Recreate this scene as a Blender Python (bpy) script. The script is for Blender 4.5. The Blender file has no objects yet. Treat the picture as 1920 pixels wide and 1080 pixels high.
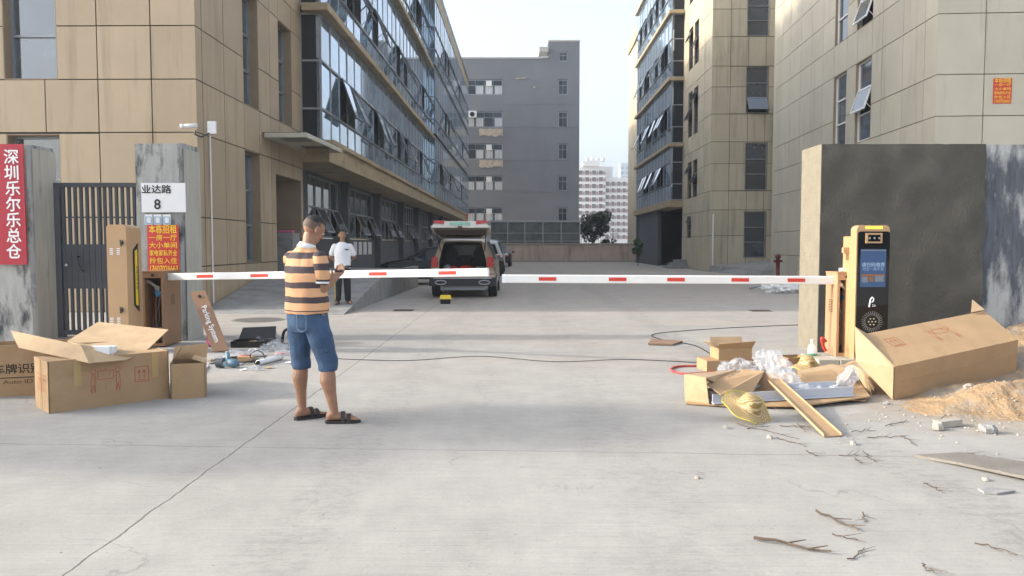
import bpy, bmesh, math, random
from mathutils import Vector, Matrix, noise
random.seed(7)
R = math.radians
sc = bpy.context.scene
COL = sc.collection
# ---------------------------------------------------------------- camera, sky, sun
F_PX, HOR, CH = 1450.0, 460.0, 1.46
PITCH = math.atan((540-HOR)/F_PX)
cam_d = bpy.data.cameras.new('camera'); cam = bpy.data.objects.new('camera', cam_d); COL.objects.link(cam)
cam.location = (0, 0, CH); cam.rotation_euler = (R(90)-PITCH, 0, 0)
cam_d.sensor_width = 36; cam_d.lens = 36*F_PX/1920; cam_d.clip_end = 3000; cam_d.clip_start = .05
sc.camera = cam
w = bpy.data.worlds.new("World"); sc.world = w; w.use_nodes = True
wn = w.node_tree; wn.nodes.clear()
sky = wn.nodes.new('ShaderNodeTexSky'); sky.sky_type = 'NISHITA'; sky.sun_disc = False
SUN_EL, SUN_AZ = R(22), R(-91.5)          # azimuth from +Y, clockwise: the sun stands to the left
sky.sun_elevation = SUN_EL; sky.sun_rotation = SUN_AZ
sky.air_density = 1.0; sky.dust_density = 4.5; sky.ozone_density = 2.5; sky.altitude = 0
hs = wn.nodes.new('ShaderNodeHueSaturation'); hs.inputs['Saturation'].default_value = .5
bg = wn.nodes.new('ShaderNodeBackground'); bg.inputs[1].default_value = .15
wo = wn.nodes.new('ShaderNodeOutputWorld')
wn.links.new(sky.outputs[0], hs.inputs['Color']); wn.links.new(hs.outputs[0], bg.inputs[0]); wn.links.new(bg.outputs[0], wo.inputs[0])
sd = bpy.data.lights.new('sun', 'SUN'); so = bpy.data.objects.new('sun', sd); COL.objects.link(so)
sd.energy = 1.8; sd.angle = R(2.0); sd.color = (1, .92, .80)
sdir = Vector((math.sin(SUN_AZ)*math.cos(SUN_EL), math.cos(SUN_AZ)*math.cos(SUN_EL), math.sin(SUN_EL)))
so.rotation_euler = sdir.to_track_quat('Z', 'Y').to_euler(); so.location = sdir*40
sc.view_settings.view_transform = 'Standard'; sc.view_settings.look = 'None'
sc.view_settings.exposure = 1.66; sc.view_settings.gamma = 1

# ---------------------------------------------------------------- measuring
sp, cp = math.sin(PITCH), math.cos(PITCH)
def ray(px, py):
    dx = (px-960)/F_PX; dy = -(py-540)/F_PX
    return Vector((dx, cp+dy*sp, -sp+dy*cp))
def W(px, py, Y):
    r = ray(px, py); return Vector((0, 0, CH)) + r*(Y/r.y)
def G(px, py, z=0):
    r = ray(px, py); return Vector((0, 0, CH)) + r*((z-CH)/r.z)
V = Vector
Zv = V((0, 0, 1))

# ---------------------------------------------------------------- mesh helper
class MB:
    def __init__(s): s.v = []; s.f = []; s.m = []; s.t = []; s.mi = 0; s.tint = .5
    def add(s, vs, fs, mi=None):
        b = len(s.v); s.v += [V(p) for p in vs]
        for f in fs: s.f.append([b+i for i in f]); s.m.append(s.mi if mi is None else mi); s.t.append(s.tint)
        return s
    def hexa(s, p, mi=None):   # p[0..3] bottom ring, p[4..7] top ring
        return s.add(p, [(3,2,1,0),(4,5,6,7),(0,1,5,4),(1,2,6,5),(2,3,7,6),(3,0,4,7)], mi)
    def box(s, a, b, mi=None):
        x0,y0,z0 = a; x1,y1,z1 = b
        return s.hexa([(x0,y0,z0),(x1,y0,z0),(x1,y1,z0),(x0,y1,z0),(x0,y0,z1),(x1,y0,z1),(x1,y1,z1),(x0,y1,z1)], mi)
    def fbox(s, fr, u0, u1, n0, n1, z0, z1, mi=None):   # box in a frame (O, U, N)
        O, U, N = fr
        P = lambda u, n, z: O+U*u+N*n+Zv*z
        return s.hexa([P(u0,n0,z0),P(u1,n0,z0),P(u1,n1,z0),P(u0,n1,z0),P(u0,n0,z1),P(u1,n0,z1),P(u1,n1,z1),P(u0,n1,z1)], mi)
    def sheet(s, pts, t, mi=None):                      # polygon with thickness
        pts = [V(p) for p in pts]; n = V((0,0,0))
        for i in range(len(pts)): n += pts[i].cross(pts[(i+1) % len(pts)])
        n.normalize(); k = len(pts)
        a = [p+n*t*.5 for p in pts]; b = [p-n*t*.5 for p in pts]
        return s.add(a+b, [tuple(range(k)), tuple(range(2*k-1, k-1, -1))]+[(i, i+k, (i+1) % k+k, (i+1) % k) for i in range(k)], mi)
    def tube(s, pts, rad, seg=8, cap=True, mi=None):
        pts = [V(p) for p in pts]; n = len(pts)
        if not hasattr(rad, '__len__'): rad = [rad]*n
        rings = []; up = None
        for i, p in enumerate(pts):
            d = (pts[min(i+1, n-1)]-pts[max(i-1, 0)]).normalized()
            if up is None: up = d.orthogonal().normalized()
            x = (up - d*up.dot(d)).normalized(); y = d.cross(x); up = x
            rings.append([p+(x*math.cos(a)+y*math.sin(a))*rad[i] for a in [2*math.pi*k/seg for k in range(seg)]])
        return s.loft(rings, cap, mi)
    def loft(s, rings, cap=True, mi=None):
        k = len(rings[0]); vs = [p for r in rings for p in r]; fs = []
        for i in range(len(rings)-1):
            for j in range(k): fs.append((i*k+j, i*k+(j+1) % k, (i+1)*k+(j+1) % k, (i+1)*k+j))
        if cap: fs += [tuple(range(k-1, -1, -1)), tuple(range((len(rings)-1)*k, len(rings)*k))]
        return s.add(vs, fs, mi)
    def ell(s, c, rx, ry, rz, rot=None, nu=16, nv=10, mi=None):
        c = V(c); vs = []; fs = []
        M = rot or Matrix.Identity(3)
        for i in range(nv+1):
            th = math.pi*i/nv
            for j in range(nu):
                a = 2*math.pi*j/nu
                vs.append(c+M@V((rx*math.sin(th)*math.cos(a), ry*math.sin(th)*math.sin(a), rz*math.cos(th))))
        for i in range(nv):
            for j in range(nu): fs.append((i*nu+j, (i+1)*nu+j, (i+1)*nu+(j+1) % nu, i*nu+(j+1) % nu))
        return s.add(vs, fs, mi)
    def build(s, name, mats, parent=None, smooth=False, origin=None):
        me = bpy.data.meshes.new(name)
        root = parent
        while root is not None and root.parent: root = root.parent
        if root is not None: off = root.location.copy()
        else:
            if origin is None:
                xs = [p.x for p in s.v]; ys = [p.y for p in s.v]; zs = [p.z for p in s.v]
                origin = V(((min(xs)+max(xs))/2, (min(ys)+max(ys))/2, min(zs)))
            off = V(origin)
        me.from_pydata([p-off for p in s.v], [], s.f)
        if not isinstance(mats, (list, tuple)): mats = [mats]
        for m in mats: me.materials.append(m)
        me.polygons.foreach_set('material_index', s.m)
        at = me.attributes.new('tint', 'FLOAT', 'FACE'); at.data.foreach_set('value', s.t)
        bm = bmesh.new(); bm.from_mesh(me); bmesh.ops.recalc_face_normals(bm, faces=bm.faces); bm.to_mesh(me); bm.free()
        if smooth: me.polygons.foreach_set('use_smooth', [True]*len(me.polygons))
        o = bpy.data.objects.new(name, me); COL.objects.link(o)
        if parent is not None: o.parent = parent
        else: o.location = off
        return o
def tag(o, label=None, cat=None, group=None, kind=None):
    if label: o['label'] = label
    if cat: o['category'] = cat
    if group: o['group'] = group
    if kind: o['kind'] = kind
    return o
def thing(name, loc, label, cat, group=None):
    o = bpy.data.objects.new(name, None); COL.objects.link(o); o.location = V(loc); o.empty_display_size = .2
    return tag(o, label, cat, group)

# ---------------------------------------------------------------- materials
def mat(name, col, rough=.7, metal=0, var=.12, vscale=3.0, bump=0, bscale=60, tint=0, alpha=1, streak=None, stretch=(1,1,1), ior=None, coat=0, detail=6):
    m = bpy.data.materials.new(name); m.use_nodes = True; nt = m.node_tree; N = nt.nodes; L = nt.links
    b = N['Principled BSDF']; b.inputs['Roughness'].default_value = rough; b.inputs['Metallic'].default_value = metal
    if ior: b.inputs['IOR'].default_value = ior
    if coat: b.inputs['Coat Weight'].default_value = coat; b.inputs['Coat Roughness'].default_value = .05
    b.inputs['Alpha'].default_value = alpha
    tc = N.new('ShaderNodeTexCoord'); mp = N.new('ShaderNodeMapping'); mp.inputs['Scale'].default_value = stretch
    L.new(tc.outputs['Object'], mp.inputs[0])
    nz = N.new('ShaderNodeTexNoise'); nz.inputs['Scale'].default_value = vscale; nz.inputs['Detail'].default_value = detail; nz.inputs['Roughness'].default_value = .6
    L.new(mp.outputs[0], nz.inputs['Vector'])
    mr = N.new('ShaderNodeMapRange'); mr.inputs['From Min'].default_value = .3; mr.inputs['From Max'].default_value = .7
    mr.inputs['To Min'].default_value = 1-var; mr.inputs['To Max'].default_value = 1+var
    L.new(nz.outputs['Fac'], mr.inputs[0])
    val = mr.outputs[0]
    if tint:
        at = N.new('ShaderNodeAttribute'); at.attribute_name = 'tint'
        m2 = N.new('ShaderNodeMapRange'); m2.inputs['To Min'].default_value = 1-tint; m2.inputs['To Max'].default_value = 1+tint
        L.new(at.outputs['Fac'], m2.inputs[0]); mm = N.new('ShaderNodeMath'); mm.operation = 'MULTIPLY'
        L.new(val, mm.inputs[0]); L.new(m2.outputs[0], mm.inputs[1]); val = mm.outputs[0]
    vm = N.new('ShaderNodeVectorMath'); vm.operation = 'SCALE'; vm.inputs[0].default_value = col[:3]
    L.new(val, vm.inputs['Scale']); out = vm.outputs[0]
    if streak:   # (colour, amount lo, hi, scale vec): stains
        scol, lo, hi, ssc = streak
        mp2 = N.new('ShaderNodeMapping'); mp2.inputs['Scale'].default_value = ssc; L.new(tc.outputs['Object'], mp2.inputs[0])
        n2 = N.new('ShaderNodeTexNoise'); n2.inputs['Scale'].default_value = 1; n2.inputs['Detail'].default_value = 8; n2.inputs['Roughness'].default_value = .65
        L.new(mp2.outputs[0], n2.inputs['Vector'])
        r2 = N.new('ShaderNodeMapRange'); r2.inputs['From Min'].default_value = lo; r2.inputs['From Max'].default_value = hi
        L.new(n2.outputs['Fac'], r2.inputs[0])
        mx = N.new('ShaderNodeMix'); mx.data_type = 'RGBA'; mx.inputs['B'].default_value = (*scol, 1)
        L.new(r2.outputs[0], mx.inputs['Factor']); L.new(out, mx.inputs['A']); out = mx.outputs['Result']
    L.new(out, b.inputs['Base Color'])
    if bump:
        n3 = N.new('ShaderNodeTexNoise'); n3.inputs['Scale'].default_value = bscale; n3.inputs['Detail'].default_value = 5
        L.new(tc.outputs['Object'], n3.inputs['Vector'])
        bp = N.new('ShaderNodeBump'); bp.inputs['Strength'].default_value = bump; bp.inputs['Distance'].default_value = .02
        L.new(n3.outputs['Fac'], bp.inputs['Height']); L.new(bp.outputs[0], b.inputs['Normal'])
    return m
def emit(name, col, s=1):
    m = mat(name, (0.01,.01,.01), .2, var=.02); b = m.node_tree.nodes['Principled BSDF']
    b.inputs['Emission Color'].default_value = (*col, 1); b.inputs['Emission Strength'].default_value = s
    return m
M_panel = mat('tan_stone_panel', (.41,.315,.205), .55, var=.07, vscale=.7, bump=.08, bscale=150, tint=.07, streak=((.20,.145,.09), .52, .90, (2.8,2.8,.22)))
M_panel2 = mat('beige_stone_panel', (.51,.445,.32), .6, var=.08, vscale=.7, bump=.08, bscale=150, tint=.07, streak=((.22,.17,.11), .50, .88, (2.5,2.5,.22)))
M_panel3 = mat('pale_stone_panel', (.49,.45,.355), .6, var=.07, vscale=.7, bump=.08, bscale=150, tint=.05, streak=((.27,.22,.155), .54, .92, (2.5,2.5,.22)))
M_joint = mat('dark_joint', (.035,.025,.02), .8, var=.1)
M_jointg = mat('grey_joint', (.12,.10,.07), .8, var=.1)
M_reveal = mat('tan_reveal', (.27,.20,.125), .6, var=.08)
M_glass = mat('curtain_glass', (.38,.49,.60), .04, metal=.68, var=.25, vscale=.6, tint=.2, ior=2.9)
M_wglass = mat('window_glass', (.045,.06,.08), .05, var=.4, vscale=1.2, ior=2.6, tint=.3)
M_alu = mat('grey_aluminium', (.30,.32,.34), .4, metal=.5, var=.06)
M_dalu = mat('dark_aluminium', (.06,.065,.07), .4, metal=.3, var=.06)
M_white = mat('white_paint', (.78,.78,.76), .45, var=.04)
M_void = mat('dark_interior', (.012,.013,.015), .8, var=.2)
M_band = mat('weathered_slab', (.40,.31,.19), .75, var=.12, vscale=1.5, bump=.1, streak=((.13,.10,.07), .5, .85, (1.2,1.2,3)))
M_dwall = mat('charcoal_render', (.082,.090,.102), .75, var=.12, vscale=1.2, bump=.1, tint=.1)
M_cwall = mat('grey_render', (.170,.180,.198), .85, var=.08, vscale=.4, bump=.1, bscale=12, streak=((.16,.155,.15), .6, .9, (.15,.15,1.2)))
M_conc = mat('aged_concrete', (.34,.345,.33), .85, var=.16, vscale=5, bump=.25, bscale=35, stretch=(3,3,.35), streak=((.045,.05,.055), .50, .66, (4.2,4.2,1.6)))
M_conc_s = mat('pale_concrete', (.40,.385,.33), .85, var=.14, vscale=4, bump=.25, bscale=35, stretch=(4,4,.3), streak=((.14,.14,.13), .58, .8, (7,7,.7)))
M_ramp = mat('rough_concrete', (.27,.265,.25), .9, var=.18, vscale=3, bump=.35, bscale=18, streak=((.12,.12,.115), .52, .8, (.7,3,2)))
M_dmetal = mat('charcoal_paint', (.035,.040,.050), .45, var=.08)
M_beige = mat('beige_powdercoat', (.47,.30,.155), .38, var=.03, coat=.2)
M_brown = mat('bronze_powdercoat', (.25,.135,.068), .4, var=.03)
M_card = mat('cardboard', (.39,.255,.135), .85, var=.10, vscale=3, bump=.25, bscale=14, streak=((.27,.17,.085), .55, .85, (3,3,6)))
M_card2 = mat('cardboard_inside', (.44,.31,.18), .85, var=.10, vscale=4, bump=.25, bscale=14, streak=((.32,.22,.12), .55, .85, (4,4,6)))
M_tape = mat('parcel_tape', (.45,.31,.13), .25, var=.05)
M_redink = mat('red_ink', (.42,.09,.04), .8, var=.1)
M_blackink = mat('black_ink', (.03,.025,.02), .8, var=.1)
M_red = mat('red_print', (.55,.03,.025), .5, var=.05)
M_banner = mat('crimson_banner', (.42,.02,.04), .5, var=.06)
M_yel = mat('yellow_print', (.85,.55,.03), .5, var=.03)
M_black = mat('black_plastic', (.012,.012,.013), .35, var=.1)
M_bgl = mat('black_gloss', (.008,.009,.011), .06, var=.05)
M_wplate = mat('white_enamel', (.72,.73,.74), .35, var=.03)
M_letw = mat('white_letter', (.85,.85,.85), .5, var=.02)
M_letb = mat('black_letter', (.01,.01,.012), .5, var=.02)
M_blue = mat('blue_plastic', (.04,.16,.30), .4, var=.1)
M_bluep = mat('blue_print', (.12,.30,.50), .5, var=.1)
M_steel = mat('steel', (.45,.45,.46), .3, metal=.9, var=.06)
M_ramp_r = mat('red_plastic', (.55,.04,.03), .35, var=.05)
M_amber = emit('amber_lamp', (.9,.6,.05), .8)
M_yellow = mat('yellow_plastic', (.80,.56,.02), .4, var=.04)
M_pink = mat('pink_plastic', (.65,.12,.25), .5, var=.1)
M_tyre = mat('tyre_rubber', (.02,.02,.02), .85, var=.2)
M_foam = mat('white_foam', (.78,.80,.82), .7, var=.03)
M_glove = mat('grey_cloth', (.25,.27,.28), .9, var=.2, bump=.3)
def plastic_film():
    m = mat('clear_film', (.62,.64,.67), .14, var=.15, vscale=12, bump=.6, bscale=30, alpha=.30)
    return m
M_film = plastic_film()

# ---------------------------------------------------------------- ground
def ground_mat():
    m = bpy.data.materials.new('concrete_paving'); m.use_nodes = True; nt = m.node_tree; N = nt.nodes; L = nt.links
    b = N['Principled BSDF']; b.inputs['Roughness'].default_value = .88
    g = N.new('ShaderNodeNewGeometry')
    def nz(scale, st=(1,1,1), det=6, rough=.6):
        mp = N.new('ShaderNodeMapping'); mp.inputs['Scale'].default_value = st; L.new(g.outputs['Position'], mp.inputs[0])
        n = N.new('ShaderNodeTexNoise'); n.inputs['Scale'].default_value = scale; n.inputs['Detail'].default_value = det; n.inputs['Roughness'].default_value = rough
        L.new(mp.outputs[0], n.inputs['Vector']); return n.outputs['Fac']
    def mr(x, a, b_, c, d, cl=True):
        r = N.new('ShaderNodeMapRange'); r.inputs['From Min'].default_value = a; r.inputs['From Max'].default_value = b_; r.inputs['To Min'].default_value = c; r.inputs['To Max'].default_value = d; r.clamp = cl
        L.new(x, r.inputs[0]); return r.outputs[0]
    def ma(op, x, y=None):
        q = N.new('ShaderNodeMath'); q.operation = op
        for i, k in enumerate((x, y)):
            if k is None: continue
            if isinstance(k, (int, float)): q.inputs[i].default_value = k
            else: L.new(k, q.inputs[i])
        return q.outputs[0]
    def mix(fac, a, c):
        x = N.new('ShaderNodeMix'); x.data_type = 'RGBA'
        if isinstance(fac, (int, float)): x.inputs['Factor'].default_value = fac
        else: L.new(fac, x.inputs['Factor'])
        for k, nm in ((a, 'A'), (c, 'B')):
            if isinstance(k, tuple): x.inputs[nm].default_value = (*k, 1)
            else: L.new(k, x.inputs[nm])
        return x.outputs['Result']
    big = nz(.35, det=8); med = nz(2.2, (1,1,1), 8, .7); fine = nz(60, det=3); broom = nz(1.0, (1.2, 90, 1), 3)
    c = mix(mr(big, .3, .7, 0, 1), (.315,.300,.274), (.375,.360,.332))
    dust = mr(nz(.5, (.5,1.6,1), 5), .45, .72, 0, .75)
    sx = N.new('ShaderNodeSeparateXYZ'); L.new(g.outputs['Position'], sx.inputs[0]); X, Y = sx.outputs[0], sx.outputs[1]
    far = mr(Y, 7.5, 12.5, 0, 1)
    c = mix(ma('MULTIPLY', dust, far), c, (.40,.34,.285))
    c = mix(ma('MULTIPLY', mr(Y, 13, 21, 0, 1), .8), c, (.44,.385,.325))  # courtyard paving painted paler to lift the shade lying on it
    v = N.new('ShaderNodeVectorMath'); v.operation = 'SCALE'; L.new(c, v.inputs[0])
    s = ma('MULTIPLY', mr(med, .28, .72, .86, 1.10), mr(broom, .3, .7, .91, 1.07))
    s = ma('MULTIPLY', s, ma('MULTIPLY', mr(fine, .3, .7, .94, 1.06), mr(nz(260, det=2), .35, .65, .93, 1.06)))
    spk = mr(nz(34, (1,1,1), 2, .5), .68, .74, 1, .72); s = ma('MULTIPLY', s, spk)
    s = ma('MULTIPLY', s, mr(nz(9, (1,1,1), 9, .8), .3, .7, .93, 1.06))
    # worn tracks of tyres, along the way in
    def track(x0, wd, amt):
        d = ma('ABSOLUTE', ma('SUBTRACT', ma('ADD', X, mr(nz(.25, (0.01,1,1), 1), 0, 1, -.25, .25)), x0))
        band = mr(d, wd*.6, wd, 1, 0)
        tread = mr(nz(7.0, (1.3, 2.2, 1), 7, .8), .46, .58, 0, 1)
        return ma('SUBTRACT', 1, ma('MULTIPLY', ma('MULTIPLY', band, tread), amt))
    for a in ((-1.1,.24,.14), (.72,.26,.10), (1.0,.16,.08), (2.6,.25,.18)): s = ma('MULTIPLY', s, track(*a))
    L.new(s, v.inputs['Scale']); c = v.outputs[0]
    # joints and cracks
    wob = mr(nz(3.5, det=5), 0, 1, -.03, .03)
    def line(nx, ny, cc, wd):
        d = ma('ABSOLUTE', ma('ADD', ma('ADD', ma('MULTIPLY', X, nx), ma('MULTIPLY', Y, ny)), ma('ADD', wob, -cc)))
        return mr(d, wd*.45, wd, 1, 0)
    lines = None
    for a in ((1,-.008,-2.01,.008), (.054,1,5.43,.006), (.03,1,10.5,.007), (.02,1,15.8,.012), (0,1,21.5,.02)):
        l = line(*a); lines = l if lines is None else ma('MAXIMUM', lines, l)
    vo = N.new('ShaderNodeTexVoronoi'); vo.feature = 'DISTANCE_TO_EDGE'; vo.inputs['Scale'].default_value = .33
    ad = N.new('ShaderNodeVectorMath'); ad.operation = 'ADD'; nn = N.new('ShaderNodeTexNoise'); nn.inputs['Scale'].default_value = 1.4; nn.inputs['Detail'].default_value = 6
    L.new(g.outputs['Position'], nn.inputs['Vector']); L.new(g.outputs['Position'], ad.inputs[0]); L.new(nn.outputs['Color'], ad.inputs[1]); L.new(ad.outputs[0], vo.inputs['Vector'])
    cr = ma('MULTIPLY', mr(vo.outputs['Distance'], 0, .0035, .8, 0), mr(nz(.9, det=2), .5, .6, 0, 1))
    c = mix(ma('MAXIMUM', ma('MULTIPLY', lines, .7), ma('MULTIPLY', cr, .45)), c, (.07,.065,.06))
    st = mr(nz(2.6, (1,1.6,1), 9, .75), .62, .76, 0, .42); c = mix(st, c, (.15,.14,.13))
    for (ax, ay, ra, rb) in ((3.15,3.95,.30,.16),(2.55,3.85,.16,.20),(3.6,4.6,.5,.18),(-3.1,4.3,.3,.10),(.35,4.6,.28,.10)):
        dx_ = ma('DIVIDE', ma('SUBTRACT', X, ax), ra); dy_ = ma('DIVIDE', ma('SUBTRACT', Y, ay), rb)
        rr_ = ma('SQRT', ma('ADD', ma('MULTIPLY', dx_, dx_), ma('MULTIPLY', dy_, dy_)))
        c = mix(ma('MULTIPLY', mr(rr_, .2, 1.3, 1, 0), mr(nz(5.5, (3.2,.8,1), 8, .75), .50, .62, 0, .38)), c, (.12,.12,.12))
    # sandy spill round the heap at the right
    dx = ma('SUBTRACT', X, 5.0); dy = ma('SUBTRACT', Y, 6.9)
    rr = ma('SQRT', ma('ADD', ma('MULTIPLY', ma('MULTIPLY', dx, dx), .45), ma('MULTIPLY', dy, dy)))
    sp_ = mr(ma('ADD', rr, mr(nz(2.2, det=9, rough=.75), 0, 1, -1.1, 1.1)), .75, 1.55, .9, 0)
    c = mix(sp_, c, mix(mr(nz(5, det=8), .35, .65, 0, 1), (.29,.21,.12), (.30,.26,.21)))
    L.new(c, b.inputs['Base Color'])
    h = ma('ADD', ma('MULTIPLY', broom, .5), ma('ADD', ma('MULTIPLY', fine, .35), ma('MULTIPLY', lines, -2)))
    bp = N.new('ShaderNodeBump'); bp.inputs['Strength'].default_value = .35; bp.inputs['Distance'].default_value = .006
    L.new(h, bp.inputs['Height']); L.new(bp.outputs[0], b.inputs['Normal'])
    return m
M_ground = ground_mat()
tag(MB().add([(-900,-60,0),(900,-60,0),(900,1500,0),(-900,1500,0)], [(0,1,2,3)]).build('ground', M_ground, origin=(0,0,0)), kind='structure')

# ---------------------------------------------------------------- facades
S = .0145
UL = V((S,1,0)).normalized(); NL = V((1,-S,0)).normalized()      # left block's courtyard side
def subtract(rects, h):
    out = []
    for (a,b,c,d) in rects:
        u0,u1,z0,z1 = h
        if u1 <= a or u0 >= b or z1 <= c or z0 >= d: out.append((a,b,c,d)); continue
        if c < z0: out.append((a,b,c,z0))
        if z1 < d: out.append((a,b,z1,d))
        lo, hi = max(c,z0), min(d,z1)
        if a < u0: out.append((a,u0,lo,hi))
        if u1 < b: out.append((u1,b,lo,hi))
    return out
def facade(root, fr, us, zs, holes, mp, mj, mrv, gap=.026, depth=.36, cut=None):
    mb = MB()
    full = [(us[0], us[-1], zs[0], zs[-1])]
    for h in holes: full = subtract(full, h[:4])
    for (a,b,c,d) in full: mb.fbox(fr, a, b, -depth, -.02, c, d, 1)
    for i in range(len(us)-1):
        for j in range(len(zs)-1):
            if cut and cut(i, j): continue
            e0 = 0 if i == 0 else gap/2; e1 = 0 if i == len(us)-2 else gap/2
            rs = [(us[i]+e0, us[i+1]-e1, zs[j]+gap/2, zs[j+1]-gap/2)]
            for h in holes: rs = subtract(rs, h[:4])
            mb.tint = random.random()
            for (a,b,c,d) in rs:
                if b-a > .02 and d-c > .02: mb.fbox(fr, a, b, -.02, random.uniform(0,.003), c, d, 0)
    for h in holes:
        u0,u1,z0,z1 = h[:4]; dp = h[4] if len(h) > 4 else depth
        mb.fbox(fr, u0+.001, u0+.022, -dp, -.004, z0+.022, z1-.022, 2); mb.fbox(fr, u1-.022, u1-.001, -dp, -.004, z0+.022, z1-.022, 2)
        mb.fbox(fr, u0+.001, u1-.001, -dp, -.004, z1-.022, z1-.001, 2); mb.fbox(fr, u0+.001, u1-.001, -dp, -.004, z0+.001, z0+.022, 2)
    return mb.build('wall', [mp, mj, mrv], root)
def window(root, fr, u0, u1, z0, z1, n, rows, cols=1, fm=None, openr=(), fw=.05, ang=22, splits=None, gm=None):
    """a framed window: frame (part), pane and open sashes (sub-parts)"""
    fm = fm or M_dalu; gm = gm or M_wglass
    mb = MB(); u0 += .024; u1 -= .024; z0 += .024; z1 -= .024
    mb.fbox(fr, u0, u0+fw, n, n+.07, z0, z1); mb.fbox(fr, u1-fw, u1, n, n+.07, z0, z1)
    mb.fbox(fr, u0+fw, u1-fw, n, n+.07, z0, z0+fw); mb.fbox(fr, u0+fw, u1-fw, n, n+.07, z1-fw, z1)
    zz = splits if splits else [z0+fw+(z1-z0-2*fw)*k/rows for k in range(rows+1)]
    zz = [z0+fw]+list(zz[1:-1])+[z1-fw]
    for z in zz[1:-1]: mb.fbox(fr, u0+fw, u1-fw, n+.002, n+.072, z-.025, z+.025)
    uu = [u0+fw+(u1-u0-2*fw)*k/cols for k in range(cols+1)]
    for u in uu[1:-1]: mb.fbox(fr, u-.02, u+.02, n+.004, n+.066, z0+fw, z1-fw)
    f = mb.build('window', fm, root)
    g = MB()
    for j in range(len(zz)-1):
        for i in range(cols):
            g.tint = random.random()
            if (j, i) in openr:
                g.fbox(fr, uu[i], uu[i+1], n-.02, n-.01, zz[j], zz[j+1], 1)
            else: g.fbox(fr, uu[i], uu[i+1], n+.01, n+.02, zz[j], zz[j+1], 0)
    g.build('pane', [gm, M_void], f)
    for (j, i) in openr: sash(f, fr, uu[i]+.01, uu[i+1]-.01, zz[j]+.02, zz[j+1]-.02, n+.07, ang, fm, gm)
    return f
def sash(parent, fr, a, b, z0, z1, n, ang, fm, gm):
    O, U, N = fr; L = z1-z0; ca, sa = math.cos(R(ang)), math.sin(R(ang))
    D = N*sa - Zv*ca; T = N*ca + Zv*sa       # down the sash, out of its face
    top = O+N*n+Zv*z1
    def bx(mb, u0, u1, d0, d1, t0, t1, mi):
        P = lambda u, d, t: top+U*u+D*d+T*t
        mb.hexa([P(u0,d0,t0),P(u1,d0,t0),P(u1,d1,t0),P(u0,d1,t0),P(u0,d0,t1),P(u1,d0,t1),P(u1,d1,t1),P(u0,d1,t1)], mi)
    mb = MB(); w_ = .05
    bx(mb, a, a+w_, 0, L, 0, .045, 0); bx(mb, b-w_, b, 0, L, 0, .045, 0); bx(mb, a+w_, b-w_, 0, w_, 0, .045, 0); bx(mb, a+w_, b-w_, L-w_, L, 0, .045, 0)
    mb.tint = random.random(); bx(mb, a+w_, b-w_, w_, L-w_, .015, .03, 1)
    # the stay arm
    for u in (a+.03, b-.03):
        mb.tube([top+U*u+D*(L*.75), top+U*u-Zv*(L*.98)-N*.03], .012, 5, mi=0)
    return mb.build('sash', [fm, gm], parent)

# ======================= left block: tan stone corner + long glazed wing
LC = V((-585/1450*16.8, 16.8, 0))
frA = (LC, UL, NL)                        # side of the corner, u runs away from the camera
frAf = (LC, -NL, -UL)                     # its street front, u runs to the left
bl = thing('office_building', LC, 'tan stone corner block with long blue glass wing, standing left of the courtyard', 'building')
def uA(px, off=0):                        # where the side plane (offset off) crosses a pixel column
    k = (px-960)/F_PX
    O = LC+NL*off
    return (k*O.y-O.x)/(UL.x-k*UL.y)
zA = [0, 1.0, 2.07, 3.89, 5.02, 6.15, 7.92, 8.62, 9.72, 10.85, 12.6, 13.3, 14.4, 15.5, 17.3, 18.2]
usA = [0] + [uA(p) for p in (387,427,463)] + [uA(491), uA(512), uA(528), uA(552)] + [uA(570)]
w1 = (usA[3], usA[4]); w2 = (usA[6], usA[7])
ENT = (uA(520), uA(567))
holes = []
for (a, b) in (w1, w2):
    for (c, d) in ((5.02,7.92),(9.72,12.6),(14.4,17.3)): holes.append((a,b,c,d,.36))
holes.append((*w1, 1.0, 3.89, .36))
holes.append((ENT[0], ENT[1], 0.0, 3.5, 1.3))
facade(bl, frA, usA, zA, holes, M_panel, M_joint, M_reveal)
for h in holes[:-1]: window(bl, frA, h[0], h[1], h[2], h[3], -.30, 3, fm=M_alu)
mb = MB(); mb.fbox(frA, ENT[0]-.3, ENT[1]+.2, -1.5, -1.3, 0, 3.7, 0); mb.fbox(frA, ENT[0], ENT[1], -1.3, -.37, 3.5, 3.7, 0)
mb.fbox(frA, ENT[1]-.02, ENT[1]+.22, -1.3, -.37, 0, 3.5, 0); mb.build('entrance_recess', M_reveal, bl)
mb = MB(); mb.fbox(frA, ENT[0]+.5, ENT[0]+.56, -1.3,-1.24, .6,3.0,0); mb.fbox(frA, ENT[0]+.56, ENT[1]-.4, -1.3,-1.26, .6, 3.0, 1); mb.build('door', [M_alu, M_wglass], bl)
usF = [0, .96, 2.12, 3.27, 4.42, 5.58, 6.75, 7.9, 9.05, 10.2, 12, 14]
uw = ((960-118)/1450*16.8-LC.x*-1, (960-17)/1450*16.8+LC.x)
uwa = (960-118)/1450*16.8+LC.x; uwb = (960-17)/1450*16.8+LC.x
hf = [(uwa, uwb, c, d, .33) for (c, d) in ((1.0,3.86),(5.02,7.92),(9.72,12.6),(14.4,17.3))]
hf += [(a+5.8, b+5.8, c, d, .33) for (a, b, c, d, _) in hf]
def cutA(i, j): return False
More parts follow.
